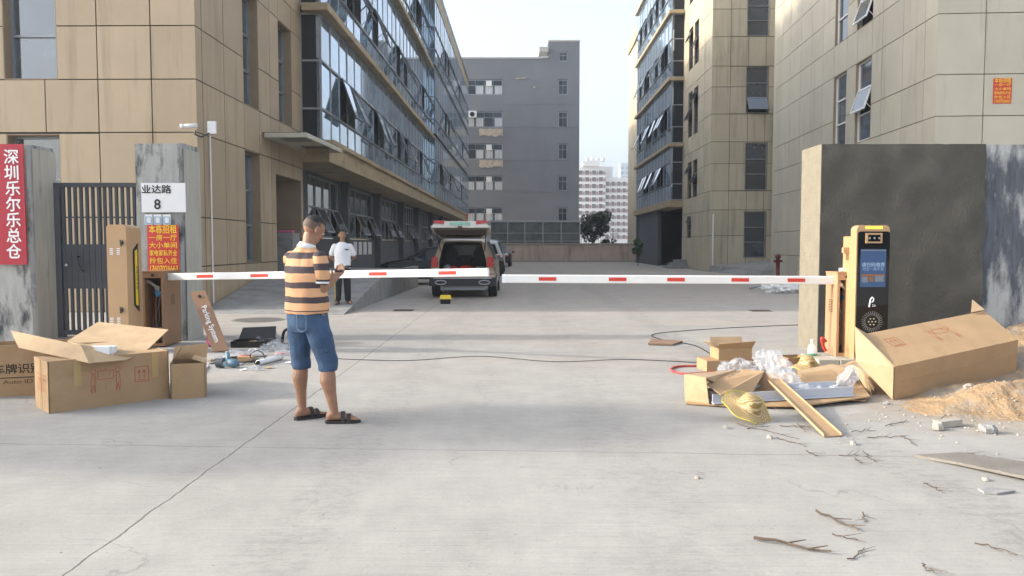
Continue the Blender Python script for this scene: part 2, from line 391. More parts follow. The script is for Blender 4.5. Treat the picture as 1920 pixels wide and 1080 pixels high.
# the stringer row has its joints shifted half a panel, as in the photo
facade(bl, frAf, usF[:], zA, hf, M_panel, M_joint, M_reveal)
for h in hf: window(bl, frAf, h[0], h[1], h[2], h[3], -.30, 3 if h[2] > 4 else 2, fm=M_alu, splits=[h[2], h[2]+.98*1.0+.0, h[2]+1.9, h[3]])
mb = MB(); mb.fbox(frA, 0, uA(570), -12, -.37, 18.2, 18.4); mb.fbox((LC,UL,NL), -.02, uA(570), -14, .05, 18.4, 19.3); mb.build('roof', M_band, bl)
mb = MB(); mb.fbox(frA, .4, uA(570), -13.6, -12.2, 0, 18.2); mb.build('rear_wall', M_reveal, bl)

YB = uA(570)                                         # start of the glazed wing
gB = (607-960)/1450; NB1 = None
def offAt(px, u):                                    # side offset that makes plane point at u fall in pixel column px
    k = (px-960)/F_PX; O = LC+UL*u
    return (k*O.y-O.x)/(NL.x-k*NL.y)
n1 = offAt(607, YB); nF = offAt(622, YB-.2)
u1e = None
u_b1 = uA(806, n1); n2 = offAt(818, u_b1); u_end = uA(879, n2)
bands = [4.08, 8.76, 13.42, 18.12]
frB = (LC, UL, NL)
def curtain(root, fr, u0, u1, n, zr, sashes, step=1.25, ret=None):
    """one storey of curtain wall: panes (each very slightly out of true), transoms, open sashes"""
    O, U, N = fr
    cnt = max(1, round((u1-u0)/step)); st = (u1-u0)/cnt
    fm = MB()
    for z in (zr[0]+.03, zr[1], zr[2], zr[3]-.03): fm.fbox(fr, u0, u1, n-.04, n+(.05 if z in zr[1:3] else .03), z-.03, z+.03)
    for k in range(cnt+1):
        u = u0+k*st; u = min(max(u, u0+.015), u1-.015); fm.fbox(fr, u-.012, u+.012, n-.04, n+.014, zr[0], zr[3])
    f = fm.build('curtain_wall', M_alu, root)
    g = MB(); op = set()
    for su in sashes:
        k = int((su-u0)/st)
        if 0 <= k < cnt: op.add(k)
    for k in range(cnt):
        for j in range(3):
            a, b, c, d = u0+k*st+.012, u0+(k+1)*st-.012, zr[j]+.02, zr[j+1]-.02
            g.tint = random.random()
            if j == 1 and k in op: g.fbox(fr, a, b, n-.05, n-.045, c, d, 1); continue
            e = [random.uniform(-.005,.005) for _ in range(4)]
            P = lambda u, z, q: O+U*u+N*(n-.01+q)+Zv*z
            t = P(a,c,e[0]), P(b,c,e[1]), P(b,d,e[1]+e[2]-e[0]), P(a,d,e[2])
            g.add([*t, *[p-N*.02 for p in t]], [(0,1,2,3),(7,6,5,4),(0,4,5,1),(1,5,6,2),(2,6,7,3),(3,7,4,0)], 0)
    g.build('glazing', [M_glass, M_void], f)
    for k in sorted(op): sash(f, fr, u0+k*st+.02, u0+(k+1)*st-.02, zr[1]+.03, zr[2]-.03, n+.06, random.uniform(19,25), M_dalu, M_glass)
    return f
sp1 = {0: (648,660,712,722,752,763,792), 1: (668,680,712,750,760,794), 2: (735,784,792,700)}
sp2 = {0: (826,832,846,866), 1: (837,843,868), 2: (837,842,862)}
for k in range(3):
    zb = bands[k]+(.70 if k == 0 else .24); zt = bands[k+1]
    zr = [zb, zb+1.0, zb+2.5, zt]
    curtain(bl, frB, YB, u_b1, n1, zr, [uA(p, n1) for p in sp1[k]])
    curtain(bl, frB, u_b1+.02, u_end, n2, zr, [uA(p, n2) for p in sp2[k]])
    frR = (LC+UL*YB, NL, -UL)
    curtain(bl, frR, 0.0, n1-.03, .0, zr, [], step=1.2)
    frR2 = (LC+UL*u_b1, NL, -UL)
    curtain(bl, frR2, n1, n2-.03, .0, zr, [], step=1.2)
for k, z in enumerate(bands):
    mb = MB()
    t = .68 if k == 0 else (.22 if k < 3 else .9)
    nn_ = nF+ (.12 if k == 3 else 0)
    u = YB-.35
    while u < u_end+.6:                                # cast in lengths, with fine joints
        v = min(u+2.6, u_end+.6); mb.tint = random.random(); mb.fbox(frB, u+.006, v-.006, n1-.5 if k else -1.2, nn_+random.uniform(-.004,.004), z, z+t); u = v
    mb.build('floor_slab', M_band, bl)
mb = MB(); mb.fbox(frB, YB-.2, u_end, nF+.0, nF+.12, bands[0]+.56, bands[0]+.70); mb.build('drip_ledge', M_band, bl)
# roof-top rail of dark solar collectors
mb = MB(); u = YB+6
while u < u_end:
    mb.fbox(frB, u, u+1.8, nF-.6, nF+.10, 19.05, 19.6); mb.fbox(frB, u+.1, u+.16, nF-.5, nF, 18.9, 19.8); u += 2.1
mb.build('roof_rail', M_dalu, bl)
mb = MB(); mb.fbox(frB, YB, u_end, -13, n1-.15, 4.7, 18.1); mb.build('inner_core', M_void, bl)
mb = MB(); mb.fbox(frB, u_end+.02, u_end+.4, -13, nF-.1, 0, 19.5); mb.fbox(frB, YB, u_end, -13, nF-.8, 18.9, 19.02); mb.build('end_wall', M_panel2, bl)
# ground floor of the wing: charcoal wall, set back, with gridded windows
nG = -.55
gw = [(579,638),(657,702),(717,747),(760,777),(791,804),(814,824),(831,839),(844,850)]
hg = [(uA(a, nG), uA(b, nG), 1.72, 4.0, .3) for a, b in gw]
frG = (LC+NL*nG, UL, NL)
mb = MB()
rs = [(YB+.3, u_end, 0, 4.1)]
for h in hg: rs = subtract(rs, h[:4])
for (a,b,c,d) in rs: mb.fbox(frG, a, b, -.3, 0, c, d)
for h in hg: mb.tint = .9; mb.fbox(frG, h[1]+.25, h[1]+.65, 0.0, .28, 0, 4.08)
mb.build('ground_floor_wall', M_dwall, bl)
for i, h in enumerate(hg): window(bl, frG, h[0], h[1], h[2], h[3], -.12, 2, 4, fm=M_alu, openr=((0,1),(0,3)) if i < 5 else (), ang=24, fw=.07)
pb = MB()
for k in range(4):
    a = uA(664+k*9, nG+.01); b = uA(670+k*9, nG+.01); pb.fbox(frG, a, b, .004, .012, 1.02, 1.62)
pb.build('notice_panel', M_wplate, bl)
# entrance canopy
cz = 4.42
cA, cB, cC, cD = W(497,252,21.0), W(574,252,21.0), W(640,283,24.5), W(574,283,24.5)
for p in (cA,cB,cC,cD): p.z = cz
mb = MB()
def bar(mb, a, b, t=.07, h=.12, mi=0):
    a = V(a); b = V(b); d = (b-a).normalized(); s = d.cross(Zv).normalized()*t*.5; z = Zv*h*.5
    return mb.hexa([a-s-z,b-s-z,b+s-z,a+s-z,a-s+z,b-s+z,b+s+z,a+s+z], mi)
for a, b in ((cA,cB),(cB,cC),(cC,cD),(cD,cA)): bar(mb, a, b)
bar(mb, (cA+cD)/2, (cB+cC)/2)
M_cream = mat('cream_paint', (.50,.47,.38), .5, var=.08)
cn = mb.build('canopy', M_cream, bl)
MB().sheet([p+Zv*.065 for p in (cA-V((.1,0,0)),cB,cC,cD-V((.1,0,0)))], .03).build('canopy_roof', M_wglass, cn)
MB().fbox(frB, uA(873,nF), uA(873,nF)+1.2, nF+.13, nF+.2, 4.2, 4.9).build('small_sign', M_red, bl)

# CCTV on the corner, its box, and its pipe
cm = thing('security_camera', W(398,262,16.9)+V((0,0,0)), 'white bullet security camera on the corner of the tan stone block', 'camera')
q = W(357,236,16.35)
mb = MB(); d = V((-.8,-.35,-.12)).normalized(); mb.tube([q-d*.14, q+d*.14], .045, 12); mb.tube([q+d*.13,q+d*.2], .05, 12); mb.build('housing', M_white, cm, True)
MB().box(W(391,251,16.95)+V((0,-.06,0)), W(406,228,16.95)+V((0,.0,0))).build('junction_box', M_wplate, cm)
MB().tube([q+V((.08,.05,-.08)), W(366,252,16.4), W(378,257,16.6), W(392,250,16.8)], .02, 6).build('cable', M_black, cm, True)
pp = LC+UL*.62+NL*.03
tag(MB().tube([pp+Zv*z for z in (.15,1.2,2.4,3.75)]+[pp+V((0,0,3.9))], .017, 8).build('conduit_pipe', M_white), 'thin white conduit pipe running down the tan corner below the camera', 'pipe')

# ======================= ramp and loading platform in front of the wing
rp = thing('loading_ramp', (-5, 18, 0), 'rough concrete ramp and platform along the left building, guard standing on it', 'ramp')
xr = lambda y: -3.54+.02*(y-16.3)
mb = MB(); xl = -6.72
P = [(xl,16.6,0.005),(xr(16.2),16.2,.005),(xr(20.6),20.6,.66),(xl+.05,20.6,.66),(xl+.2,27.6,.66),(xr(27.3),27.3,.66),(-9,27.6,.66),(-9,20.6,.66)]
mb.add(P+[(p[0],p[1],-.2) for p in P], [(0,1,2,3),(3,2,5,4),(7,3,4,6),(1,9,10,2),(2,10,13,5),(5,13,12,4),(0,8,9,1),(4,12,14,6)])
mb.build('ramp_slab', M_ramp, rp)
mb = MB(); mb.hexa([(xr(20.4)-.16,20.4,.6),(xr(20.4)+.02,20.4,.6),(xr(27.2)+.02,27.2,.6),(xr(27.2)-.16,27.2,.6),(xr(20.4)-.16,20.4,.74),(xr(20.4)+.02,20.4,.74),(xr(27.2)+.02,27.2,.74),(xr(27.2)-.16,27.2,.74)])
mb.build('edge_kerb', M_ramp, rp)
c0 = W(520,498,24.2); c1 = W(562,437,24.2)
tag(MB().box((c0.x, 23.4, .6), (c1.x, 24.2, c1.z)).build('concrete_block', M_ramp), 'low grey concrete parapet block at the top of the ramp by the entrance', 'block')
mb = MB(); 
for k in range(5): mb.ell((c0.x+.2+.1*k, 23.75, c1.z+.03), .09,.12,.05, nu=10, nv=6)
tag(mb.build('folded_cloth', M_pink, smooth=True), 'pink cloth bundle lying on the grey parapet block behind the man', 'cloth')

# ======================= right mid building (beige stone with glazed bay)
Rc = V((370/1450*43, 43, 0)); NR = V((-1,S,0)).normalized()
b1 = thing('beige_office_building', Rc, 'beige stone building with a glazed projecting bay, in the middle distance right', 'building')
frS = (Rc, UL, NR)
def uR(px, off=0, fr=None):
    O, U, N = fr or frS; k = (px-960)/F_PX; O = O+N*off
    return (k*O.y-O.x)/(U.x-k*U.y)
zR = [0] + [W(1364, y, 43).z for y in (442,393.5,358,307,266,214,163,124,69,17,-36,-75,-130,-190)]
h = []
ue = uR(1278)
Wr = [(1287,1294.5),(1297,1305)]
def zz(y, Y=45): return W(1300, y, Y).z
for (a, b) in Wr:
    ua, ub = uR(b), uR(a)
    for (yt, yb) in ((292,366),(150,242),(20,105),(-120,-30),(401,446)):
        if yt == 401 and a == 1297: continue
        h.append((ua, ub, zz(yb), zz(yt), .2))
facade(b1, frS, [0, uR(1317), uR(1306), uR(1296), uR(1287), ue], zR, h, M_panel2, M_jointg, M_reveal, gap=.03)
for i, q in enumerate(h): window(b1, frS, q[0], q[1], q[2], q[3], -.15, 3, fm=M_dalu, openr=((2,0),) if i % 2 == 0 else ((1,0),), ang=25)
frRf = (Rc, -NR, -UL)
k43 = 43/1450
usR = [0]+[(p-1330)*k43 for p in (1364,1397,1429,1452,1490,1530,1570,1610)]
hr = [((1393-1330)*k43, (1435-1330)*k43, W(1400,yb,43).z, W(1400,yt,43).z, .2) for (yt, yb) in ((396,484),(267.5,357),(125,213),(-19,68),(-163,-76))]
facade(b1, frRf, usR, zR, hr, M_panel2, M_jointg, M_reveal, gap=.03)
for i, q in enumerate(hr): window(b1, frRf, q[0], q[1], q[2], q[3], -.14, 3, fm=M_alu, openr=((0,0),) if i == 2 else (), ang=28)
nb = None
O_ = Rc+UL*ue; kk = (1255-960)/F_PX
nbay = (kk*O_.y-O_.x)/(NR.x-kk*NR.y); nfas = nbay+.22
uend = uR(1192, nbay)
rb = [3.95, 7.85, 12.05, 16.3, 20.6]
spr = {0: (1205,1212,1222,1232,1240), 1: (1200,1210,1218,1226,1238,1246), 2: (1198,1206,1214,1226,1236,1246), 3: (1200,1208,1216,1230,1240)}
for k in range(4):
    zb = rb[k]+(.45 if k == 0 else .22); zt = rb[k+1]; zr = [zb, zb+1.05, zb+2.45, zt]
    curtain(b1, frS, ue+.02, uend, nbay, zr, [uR(p, nbay) for p in spr[k]], step=1.3)
    curtain(b1, (Rc+UL*(ue-.0), NR, -UL), 0.0, nbay-.03, 0, zr, [], step=.9)
for k, z in enumerate(rb): MB().fbox(frS, ue-.25, uend+.2, -.3, nfas, z, z+(.42 if k == 0 else .2)).build('floor_slab', M_band, b1)
mb = MB(); mb.fbox(frS, ue, uend, -9, nbay-.15, 4.3, 20.5); mb.build('inner_core', M_void, b1)
mb = MB(); mb.fbox(frS, ue+.3, uend-.7, -4, -3.8, 0, 4.1); mb.fbox(frS, uend-.7, uend+.1, -6, nbay, 0, 3.93); mb.fbox(frS, uend+.1, uend+12, -6, -.1, 0, 20.5, 1)
mb.build('undercroft_wall', [M_dwall, M_panel2], b1)
window(b1, (Rc+NR*-3.8, UL, NR), ue+4, ue+8, .8, 3.4, .01, 2, 3, fm=M_alu)
mb = MB(); mb.fbox(frS, ue+5, uend-.7, nbay-.35, nbay-.1, 0, 3.93); mb.build('column', M_dwall, b1)
mb = MB(); mb.fbox(frS, 0, uend+12, -12, 0.05, zR[-1], zR[-1]+1); mb.build('roof', M_band, b1)
mb = MB(); mb.fbox(frS, 0, uend+12, -12, -11.5, 0, zR[-1]-.01); mb.build('rear_wall', M_panel2, b1)
# downpipe lamp, steps and low kerb
pp = Rc+V((.15,-.12,0))
tag(MB().tube([pp+Zv*.1, pp+Zv*3.2], .04, 8).build('drain_pipe', M_white), 'thin white pipe with small box on the corner of the beige building', 'pipe')
tag(MB().hexa([(11.2,37.9,0),(15,37.6,0),(15,42.9,0),(10.95,42.9,0),(11.6,38.3,.35),(15,38.0,.72),(15,42.9,.72),(11.0,42.9,.35)]).build('entrance_ramp', M_ramp), 'sloping grey concrete apron at the foot of the beige building', 'ramp')
for i, (x, y, s_) in enumerate(((10.55,47.5,.5),(10.2,48.6,.35))):
    pass
mb = MB(); mb.box((9.75,48.2,0),(11.0,50.2,.18)); mb.box((10.05,48.5,.18),(11.0,50.0,.36)); mb.box((10.35,48.8,.36),(11.0,49.8,.54))
tag(mb.build('steps', M_ramp), 'three grey concrete steps beside the dark undercroft of the beige building', 'steps')

# ======================= right near building (pale stone)
s2 = 90/1450
U2 = V((s2,1,0)).normalized(); N2 = V((-1,s2,0)).normalized()
R2 = V((785/1450*21.9, 21.9, 0))
b2 = thing('pale_office_building', R2, 'pale stone building behind the dark rendered wall, nearest on the right', 'building')
fr2 = (R2, U2, N2)
u2 = lambda px: uR(px, 0, fr2)
z2 = [0, 1.0, 2.1, 3.9, 5.07, 6.22, 7.89, 9.05, 10.2, 11.4, 12.9, 14.1, 15.3, 17.2]
us2 = [0]+[u2(p) for p in (1722,1682,1644,1625,1598,1579,1556,1535,1514,1494,1475,1457,1448)]
h2 = []
for (a, b) in ((1625,1596),(1579,1556)):
    for c, d in ((1.0,3.9),(5.07,7.89),(9.05,11.8),(12.9,15.7)): h2.append((u2(a), u2(b), c, d, .3))
facade(b2, fr2, us2, z2, h2, M_panel3, M_jointg, M_reveal, gap=.026)
for i, q in enumerate(h2): window(b2, fr2, q[0], q[1], q[2], q[3], -.16, 3, fm=M_white, openr=((1,0),) if i in (1,) else (((0,0),) if i in (2,) else ()), ang=18, fw=.06)
fr2f = (R2, -N2, -U2)
us2f = [0, 1.29, 2.58, 3.9, 5.2, 6.5, 8, 9.5, 11, 13]
h2f = [(2.62, 3.8, c, d, .3) for c, d in ((1.0,3.9),(5.07,7.89),(9.05,11.8),(12.9,15.7))]
facade(b2, fr2f, us2f, z2, h2f, M_panel3, M_jointg, M_reveal, gap=.026)
for q in h2f: window(b2, fr2f, q[0], q[1], q[2], q[3], -.16, 3, fm=M_white, fw=.06)
mb = MB(); mb.fbox(fr2, 0, us2[-1], -12.5, .05, 17.2, 18.2); mb.build('roof', M_band, b2)
mb = MB(); mb.fbox(fr2, .37, us2[-1], -12.5, -12, 0, 17.19); mb.fbox(fr2, us2[-1]-.01, us2[-1]+.3, -12.5, 0, 0, 17.19); mb.build('rear_wall', M_panel3, b2)

# ======================= grey building at the back
YC = 92
gb = thing('grey_building', (2,YC,0), 'tall plain grey rendered building closing the view at the back', 'building')
def Xc(px): return (px-960)/F_PX*YC
def Zc(py): return W(960, py, YC).z
frC = (V((Xc(840), YC, 0)), V((1,0,0)), V((0,-1,0)))
uC = lambda px: Xc(px)-Xc(840)
hc = []
rowsC = [(149,178),(209,239),(269,299),(329,358),(389,417),(449,478)]
for yt, yb in rowsC: hc.append((uC(874), uC(943), Zc(yb), Zc(yt), .3))
for yt, yb in rowsC: hc.append((uC(1045.5), uC(1063.5), Zc(yb), Zc(yt), .3))
hc.append((uC(1046.5), uC(1063), Zc(115), Zc(97), .3))
mb = MB(); rs = [(0, uC(1027), 0, Zc(110)), (uC(1027), uC(1085), 0, Zc(78))]
for q in hc: rs = subtract(rs, q[:4])
for (a,b,c,d) in rs: mb.fbox(frC, a, b, -.6, 0, c, d)
for y in (195,238.5,300,359,421): mb.fbox(frC, uC(945), uC(1084), -.01, .02, Zc(y)-.03, Zc(y)+.03)
mb.build('wall', M_cwall, gb)
mb = MB(); mb.fbox(frC, .1, uC(1027)-.05, -14, -.61, 0, Zc(112)); mb.fbox(frC, uC(1027)-.05, uC(1085)-.05, -9, -.61, 0, Zc(79)); mb.build('rear_block', M_cwall, gb)
mb = MB(); mb.fbox(frC, 0, uC(1027)-.02, -.62, .06, Zc(110), Zc(110)+.18); mb.fbox(frC, uC(1027)-.02, uC(1085)+.06, -.62, .06, Zc(78), Zc(78)+.18)
mb.fbox(frC, uC(1010), uC(1027), -3, .3, Zc(98), Zc(89)); mb.fbox(frC, uC(1015), uC(1027), -3, .2, Zc(109), Zc(106)); mb.build('roof_edge', mat('pale_coping',(.45,.44,.42),.8), gb)
M_cgl = mat('plain_window_glass', (.035,.045,.06), .1, var=.4, vscale=.8, ior=1.45, tint=.5)
M_curt = mat('white_curtain', (.50,.52,.54), .6, var=.35, vscale=4, stretch=(5,1,.2))
for i, q in enumerate(hc):
    f = window(gb, frC, q[0], q[1], q[2], q[3], -.16, 2, 4 if i < 6 else 2, fm=M_alu, gm=M_cgl, splits=[q[2], q[2]+(q[3]-q[2])*.62, q[3]], fw=.09)
    if i < 6:
        mb = MB(); W_ = q[1]-q[0]
        for k in range(4):
            if random.random() < .9: mb.fbox(frC, q[0]+W_*(k+.12)/4, q[0]+W_*(k+.9)/4, -.138, -.134, q[2]+.14, q[2]+(q[3]-q[2])*.6)
        mb.build('curtain', M_curt, f)
        if i != 1: MB().fbox(frC, q[0]+W_*.55, q[0]+W_*.70, -.15, .02, q[3]-.75, q[3]-.15).build('vent_fan', M_wplate, f)
    q_ = q
mb = MB(); M_brk = mat('bare_brick', (.42,.36,.28), .9, var=.3, vscale=2.5, bump=.4, bscale=10)
for (a, b, c, d) in ((899,943,241,255),(899,943,300,314)):
    mb = MB(); ring = []
    n_ = 14
    for k in range(n_): ring.append(V((Xc(a+(b-a)*k/(n_-1)), YC-.03, Zc(c+random.uniform(-.5,.8)))))
    for k in range(n_): ring.append(V((Xc(b-(b-a)*k/(n_-1)), YC-.03, Zc(d+random.uniform(-2.5,1.5)))))
    mb.sheet(ring, .05); mb.build('bare_patch', M_brk, gb)
for (a, b, c, d) in ((966,990,146.5,148.5),(1003,1006,162,166)): MB().sheet([V((Xc(a),YC-.03,Zc(c))),V((Xc(b),YC-.03,Zc(c-1.5))),V((Xc(b)-.5,YC-.03,Zc(c+1))),V((Xc(a),YC-.03,Zc(d)))], .05).build('bare_patch', M_brk, gb)
p0 = W(886,216,YC); ac = thing('air_conditioner', (p0.x,YC-.5,p0.z-.5), 'white air conditioner outside the upper left window of the grey building', 'air conditioner')
MB().box((p0.x-.45,YC-.75,p0.z-.35),(p0.x+.5,YC-.36,p0.z+.4)).build('casing', M_wplate, ac)
MB().tube([(p0.x,YC-.74,p0.z),(p0.x,YC-.78,p0.z)], .27, 16).build('fan_grille', M_black, ac)

# back wall, glazed shed behind it
YW = 68.0
bw = thing('boundary_wall', (4,YW,0), 'low beige rendered wall with capping across the far end of the courtyard', 'wall')
za = W(1000,456,YW).z
mb = MB(); mb.box((-4.6,YW,0),(11.2,YW+.25,za-.12)); 
for x in (-3.5,-.2,3.1,6.4,9.7): mb.box((x,YW-.06,0),(x+.35,YW-.001,za-.12))
mb.build('wall_body', mat('beige_render',(.60,.47,.37),.85,var=.1,vscale=.8,streak=((.22,.17,.12),.5,.8,(1.5,1,.3))), bw)
MB().box((-4.65,YW-.1,za-.12),(11.2,YW+.35,za)).build('coping', M_conc_s, bw)
tag(MB().box((-6,YW-1.2,0.004),(11,YW-.9,.13)).build('kerb', M_conc_s), kind='structure')
sh = thing('glazed_shed', (3,72,0), 'low glazed lean-to shed with white frame behind the boundary wall', 'shed')
Y0 = 72.0; X = lambda px: (px-960)/F_PX*Y0; Zs = lambda py: W(960,py,Y0).z
mb = MB(); mb.box((X(918),Y0-.1,Zs(417)),(X(1089),Y0+.9,Zs(413)))
for p in (920,952,984,1018,1052,1087): mb.box((X(p)-.05,Y0-.06,0),(X(p)+.05,Y0+.06,Zs(417)))
for y in (437,452): mb.box((X(920),Y0-.05,Zs(y)-.03),(X(1087),Y0+.05,Zs(y)+.03))
bar(mb, V((X(1088),Y0,Zs(432))), V((X(1105),Y0,Zs(454))), .06,.06)
mb.build('frame', mat('white_frame',(.45,.46,.45),.5,var=.1), sh)
M_shg = mat('dusty_glass', (.13,.14,.13), .3, var=.5, vscale=1.2, ior=1.5)
mb = MB()
ps = (920,952,984,1018,1052,1087)
for i in range(5): mb.tint = random.random(); mb.box((X(ps[i])+.06,Y0+.01,0.3),(X(ps[i+1])-.06,Y0+.03,Zs(417)))
mb.box((X(920),Y0+3,0),(X(1087),Y0+3.1,Zs(418))); mb.build('glass_panel', M_shg, sh)
rl = thing('metal_fence', (9,Y0,0), 'thin dark metal railing above the boundary wall beside the dark tree', 'fence')
mb = MB(); x = X(1090)
while x < X(1140): mb.box((x,Y0+.2,0),(x+.03,Y0+.23,Zs(441))); x += .16
mb.box((X(1090),Y0+.18,Zs(441)),(X(1140),Y0+.25,Zs(441)+.05)); mb.build('railing', M_dmetal, rl)

# ======================= far towers
def tower(name, label, Y, px0, px1, ytop, cols, fl, wallc, winc, bandc, depth=14, group=None):
    x0, x1 = (px0-960)/F_PX*Y, (px1-960)/F_PX*Y; zt = W(960,ytop,Y).z
    t = thing(name, ((x0+x1)/2,Y,0), label, 'building', group)
    fr = (V((x0,Y,0)), V((1,0,0)), V((0,-1,0)))
    MB().fbox(fr, 0, x1-x0, -depth, 0, 0, zt).build('wall', wallc, t)
    n = int(zt/fl); cw = (x1-x0)/cols; mb = MB(); bb = MB(); made = 0
    for k in range(n):
        z = zt-1.2-(k+1)*fl+.6
        if z < 4: break
        bb.fbox(fr, 0, x1-x0, 0, .25, z+fl-1.12, z+fl-.88)
        for c in range(cols):
            if made < 100:
                m = MB(); m.tint = random.random(); m.fbox(fr, c*cw+cw*.06, c*cw+cw*.62, .02, .1, z-.1, z+1.75); m.build('window', winc, t); made += 1
            if cols > 3 or c < 2: MB().fbox(fr, c*cw+cw*.66, c*cw+cw*.98, .02, .35, z-.1, z+1.3).build('balcony_panel', bandc, t)
    bb.build('floor_band', M_white, t)
    return t, x0, x1, zt
M_tw = mat('tower_white', (.62,.61,.60), .7, var=.05); M_twin = mat('tower_window', (.012,.016,.025), .5, var=.3, tint=.4); M_tbr = mat('tower_brick', (.30,.13,.09), .8, var=.15)
t1, xa, xb, zt = tower('apartment_tower', 'white and brick apartment tower with white tanks on its roof', 350, 1083, 1134, 312, 4, 3.0, M_tw, M_twin, M_tbr)
mb = MB(); mb.box((xa+2,348,zt),(xb-3,356,zt+2.2))
for k in range(4): mb.tube([(xa+4.2+2.4*k,352,zt+2.2),(xa+4.2+2.4*k,352,zt+4)], .85, 10)
mb.build('roof_tank', M_tw, t1)
t2, xa, xb, zt = tower('apartment_tower', 'shorter stepped white and brick apartment tower right of the tank-roofed one', 352, 1134.5, 1176, 333, 4, 3.0, M_tw, M_twin, M_tbr)
MB().box((xa,353,zt),(xa+3.3,360,zt+5)).build('lift_house', M_tw, t2)
tower('apartment_tower', 'narrow white apartment slab just beside the beige building in the distance', 355, 1176.5, 1192, 352, 2, 3.0, M_tw, M_twin, M_tbr)
tower('glass_tower', 'pale blue glass high-rise on the hazy skyline', 620, 1162, 1192, 306, 3, 4.0, mat('bluish_wall',(.30,.38,.46),.5), mat('blue_glass',(.16,.24,.34),.2,tint=.2), mat('bluish_panel',(.36,.44,.52),.5))

# ---------------------------------------------------------------- greenery
M_leaf = mat('dark_leaves', (.030,.050,.022), .7, var=.5, vscale=1.5, tint=.5)
M_leaf2 = mat('green_leaves', (.06,.11,.035), .6, var=.4, tint=.4)
M_bark = mat('bark', (.09,.07,.05), .9, var=.2)
def tree(name, base, h, rad, label, cat, leaf=.35, n=2600, m=None, trunk=.2, squash=.8):
    base = V(base); t = thing(name, base, label, cat)
    mb = MB(); top = base+V((0,0,h*.55)); mb.tube([base, base+V((.05,0,h*.25)), top], [trunk, trunk*.75, trunk*.4], 8)
    cl = []
    for k in range(16):
        a = random.uniform(0,6.28); rr = rad*random.uniform(.2,.8); z = h*random.uniform(.42,.86)
        c = base+V((math.cos(a)*rr, math.sin(a)*rr, z)); cl.append((c, rad*random.uniform(.28,.46)))
        mb.tube([base+V((0,0,h*.3)), (base+V((0,0,h*.3))+c)/2+V((0,0,.1)), c], [trunk*.4,trunk*.25,trunk*.1], 5)
    mb.build('trunk', M_bark, t)
    lb = MB()
    for k in range(n):
        c, r = random.choice(cl); d = V((random.gauss(0,1),random.gauss(0,1),random.gauss(0,1))).normalized()*r*random.uniform(.55,1.05); d.z *= squash
        p = c+d; a = V((random.gauss(0,1),random.gauss(0,1),random.gauss(0,1))).normalized(); b = a.orthogonal().normalized(); s = leaf*random.uniform(.5,1.1)
        lb.tint = random.random(); lb.add([p-a*s*.5, p+b*s*.3, p+a*s*.5, p-b*s*.3], [(0,1,2,3)])
    lb.build('crown', m or M_leaf, t); return t
tree('unseen_shade_tree', (-13.2,5.75,0), 6.0, 1.5, 'dense green street tree beyond the left edge, shading the concrete in front of the boxes', 'tree', .5, 3200, M_leaf2, trunk=.12)  # unseen tree, added to throw soft shade across the foreground
Yt = 78; p = W(1112, 460, Yt)
tree('broadleaf_tree', (p.x,Yt,0), 5.35, 1.75, 'dark round broadleaf tree behind the wall, beside the glazed shed', 'tree', .28, 3600, trunk=.14)
p = W(1140, 460, 80); tree('shrub', (p.x,80,0), 2.3, .9, 'low dark shrub right of the round tree behind the wall', 'shrub', .22, 1000, trunk=.06)
p = G(1196, 499); 
tree('sapling', (p.x,p.y,0), 2.2, .45, 'small green sapling growing at the corner of the beige building', 'plant', .3, 260, M_leaf2, trunk=.03)
for i, (px, lab) in enumerate(((1147,'thin white street lamp, left one of the pair beyond the far wall'),(1155,'thin white street lamp, right one of the pair beyond the far wall'))):
    p = W(px, 440, 84); ft = thing('street_lamp', (p.x,84,0), lab, 'lamp', 'street lamps beyond the wall')
    MB().tube([(p.x,84,0),(p.x,84,2.6)], .04, 6).build('pole', M_white, ft); MB().ell((p.x,84,2.75), .3,.3,.14).build('lamp_head', M_white, ft, True)
p = G(1182.5, 490); ft = thing('courtyard_lamp', (p.x,YW-.4,0), 'short lamp post against the far end of the boundary wall', 'lamp')
p.y = YW-.4
MB().tube([(p.x,p.y,0),(p.x,p.y,1.6)], .05, 6).build('pole', M_white, ft); MB().box((p.x-.15,p.y-.15,1.55),(p.x+.15,p.y+.15,2.0)).build('lantern', M_dalu, ft)

# ======================= gate pillars, gate, right wall
def lettering(parent, s, size, O, U, Vv, m, name='lettering', bold=0, sx=1.0, fit=None):
    cu = bpy.data.curves.new('t', 'FONT'); cu.body = s; cu.size = size; cu.align_x = 'CENTER'; cu.align_y = 'CENTER'; cu.resolution_u = 3
    ob = bpy.data.objects.new('t', cu); me = bpy.data.meshes.new_from_object(ob)
    bpy.data.objects.remove(ob); U = V(U).normalized(); Vv = V(Vv).normalized(); O = V(O)
    if fit: xs_ = [v.co.x for v in me.vertices]; sx = fit/(max(xs_)-min(xs_))
    mb = MB(); Nn = U.cross(Vv); fcs = [tuple(p.vertices) for p in me.polygons]
    for k, (bx_, by_) in enumerate(((0,0),(1,0),(-1,0),(0,1),(0,-1)) if bold else ((0,0),)):
        mb.add([O+U*(v.co.x*sx+bx_*bold)+Vv*(v.co.y+by_*bold)+Nn*(.0002*k) for v in me.vertices], fcs)
    return mb.build(name, m, parent)
X1, Z1 = V((1,0,0)), Zv
Yp = 11.76
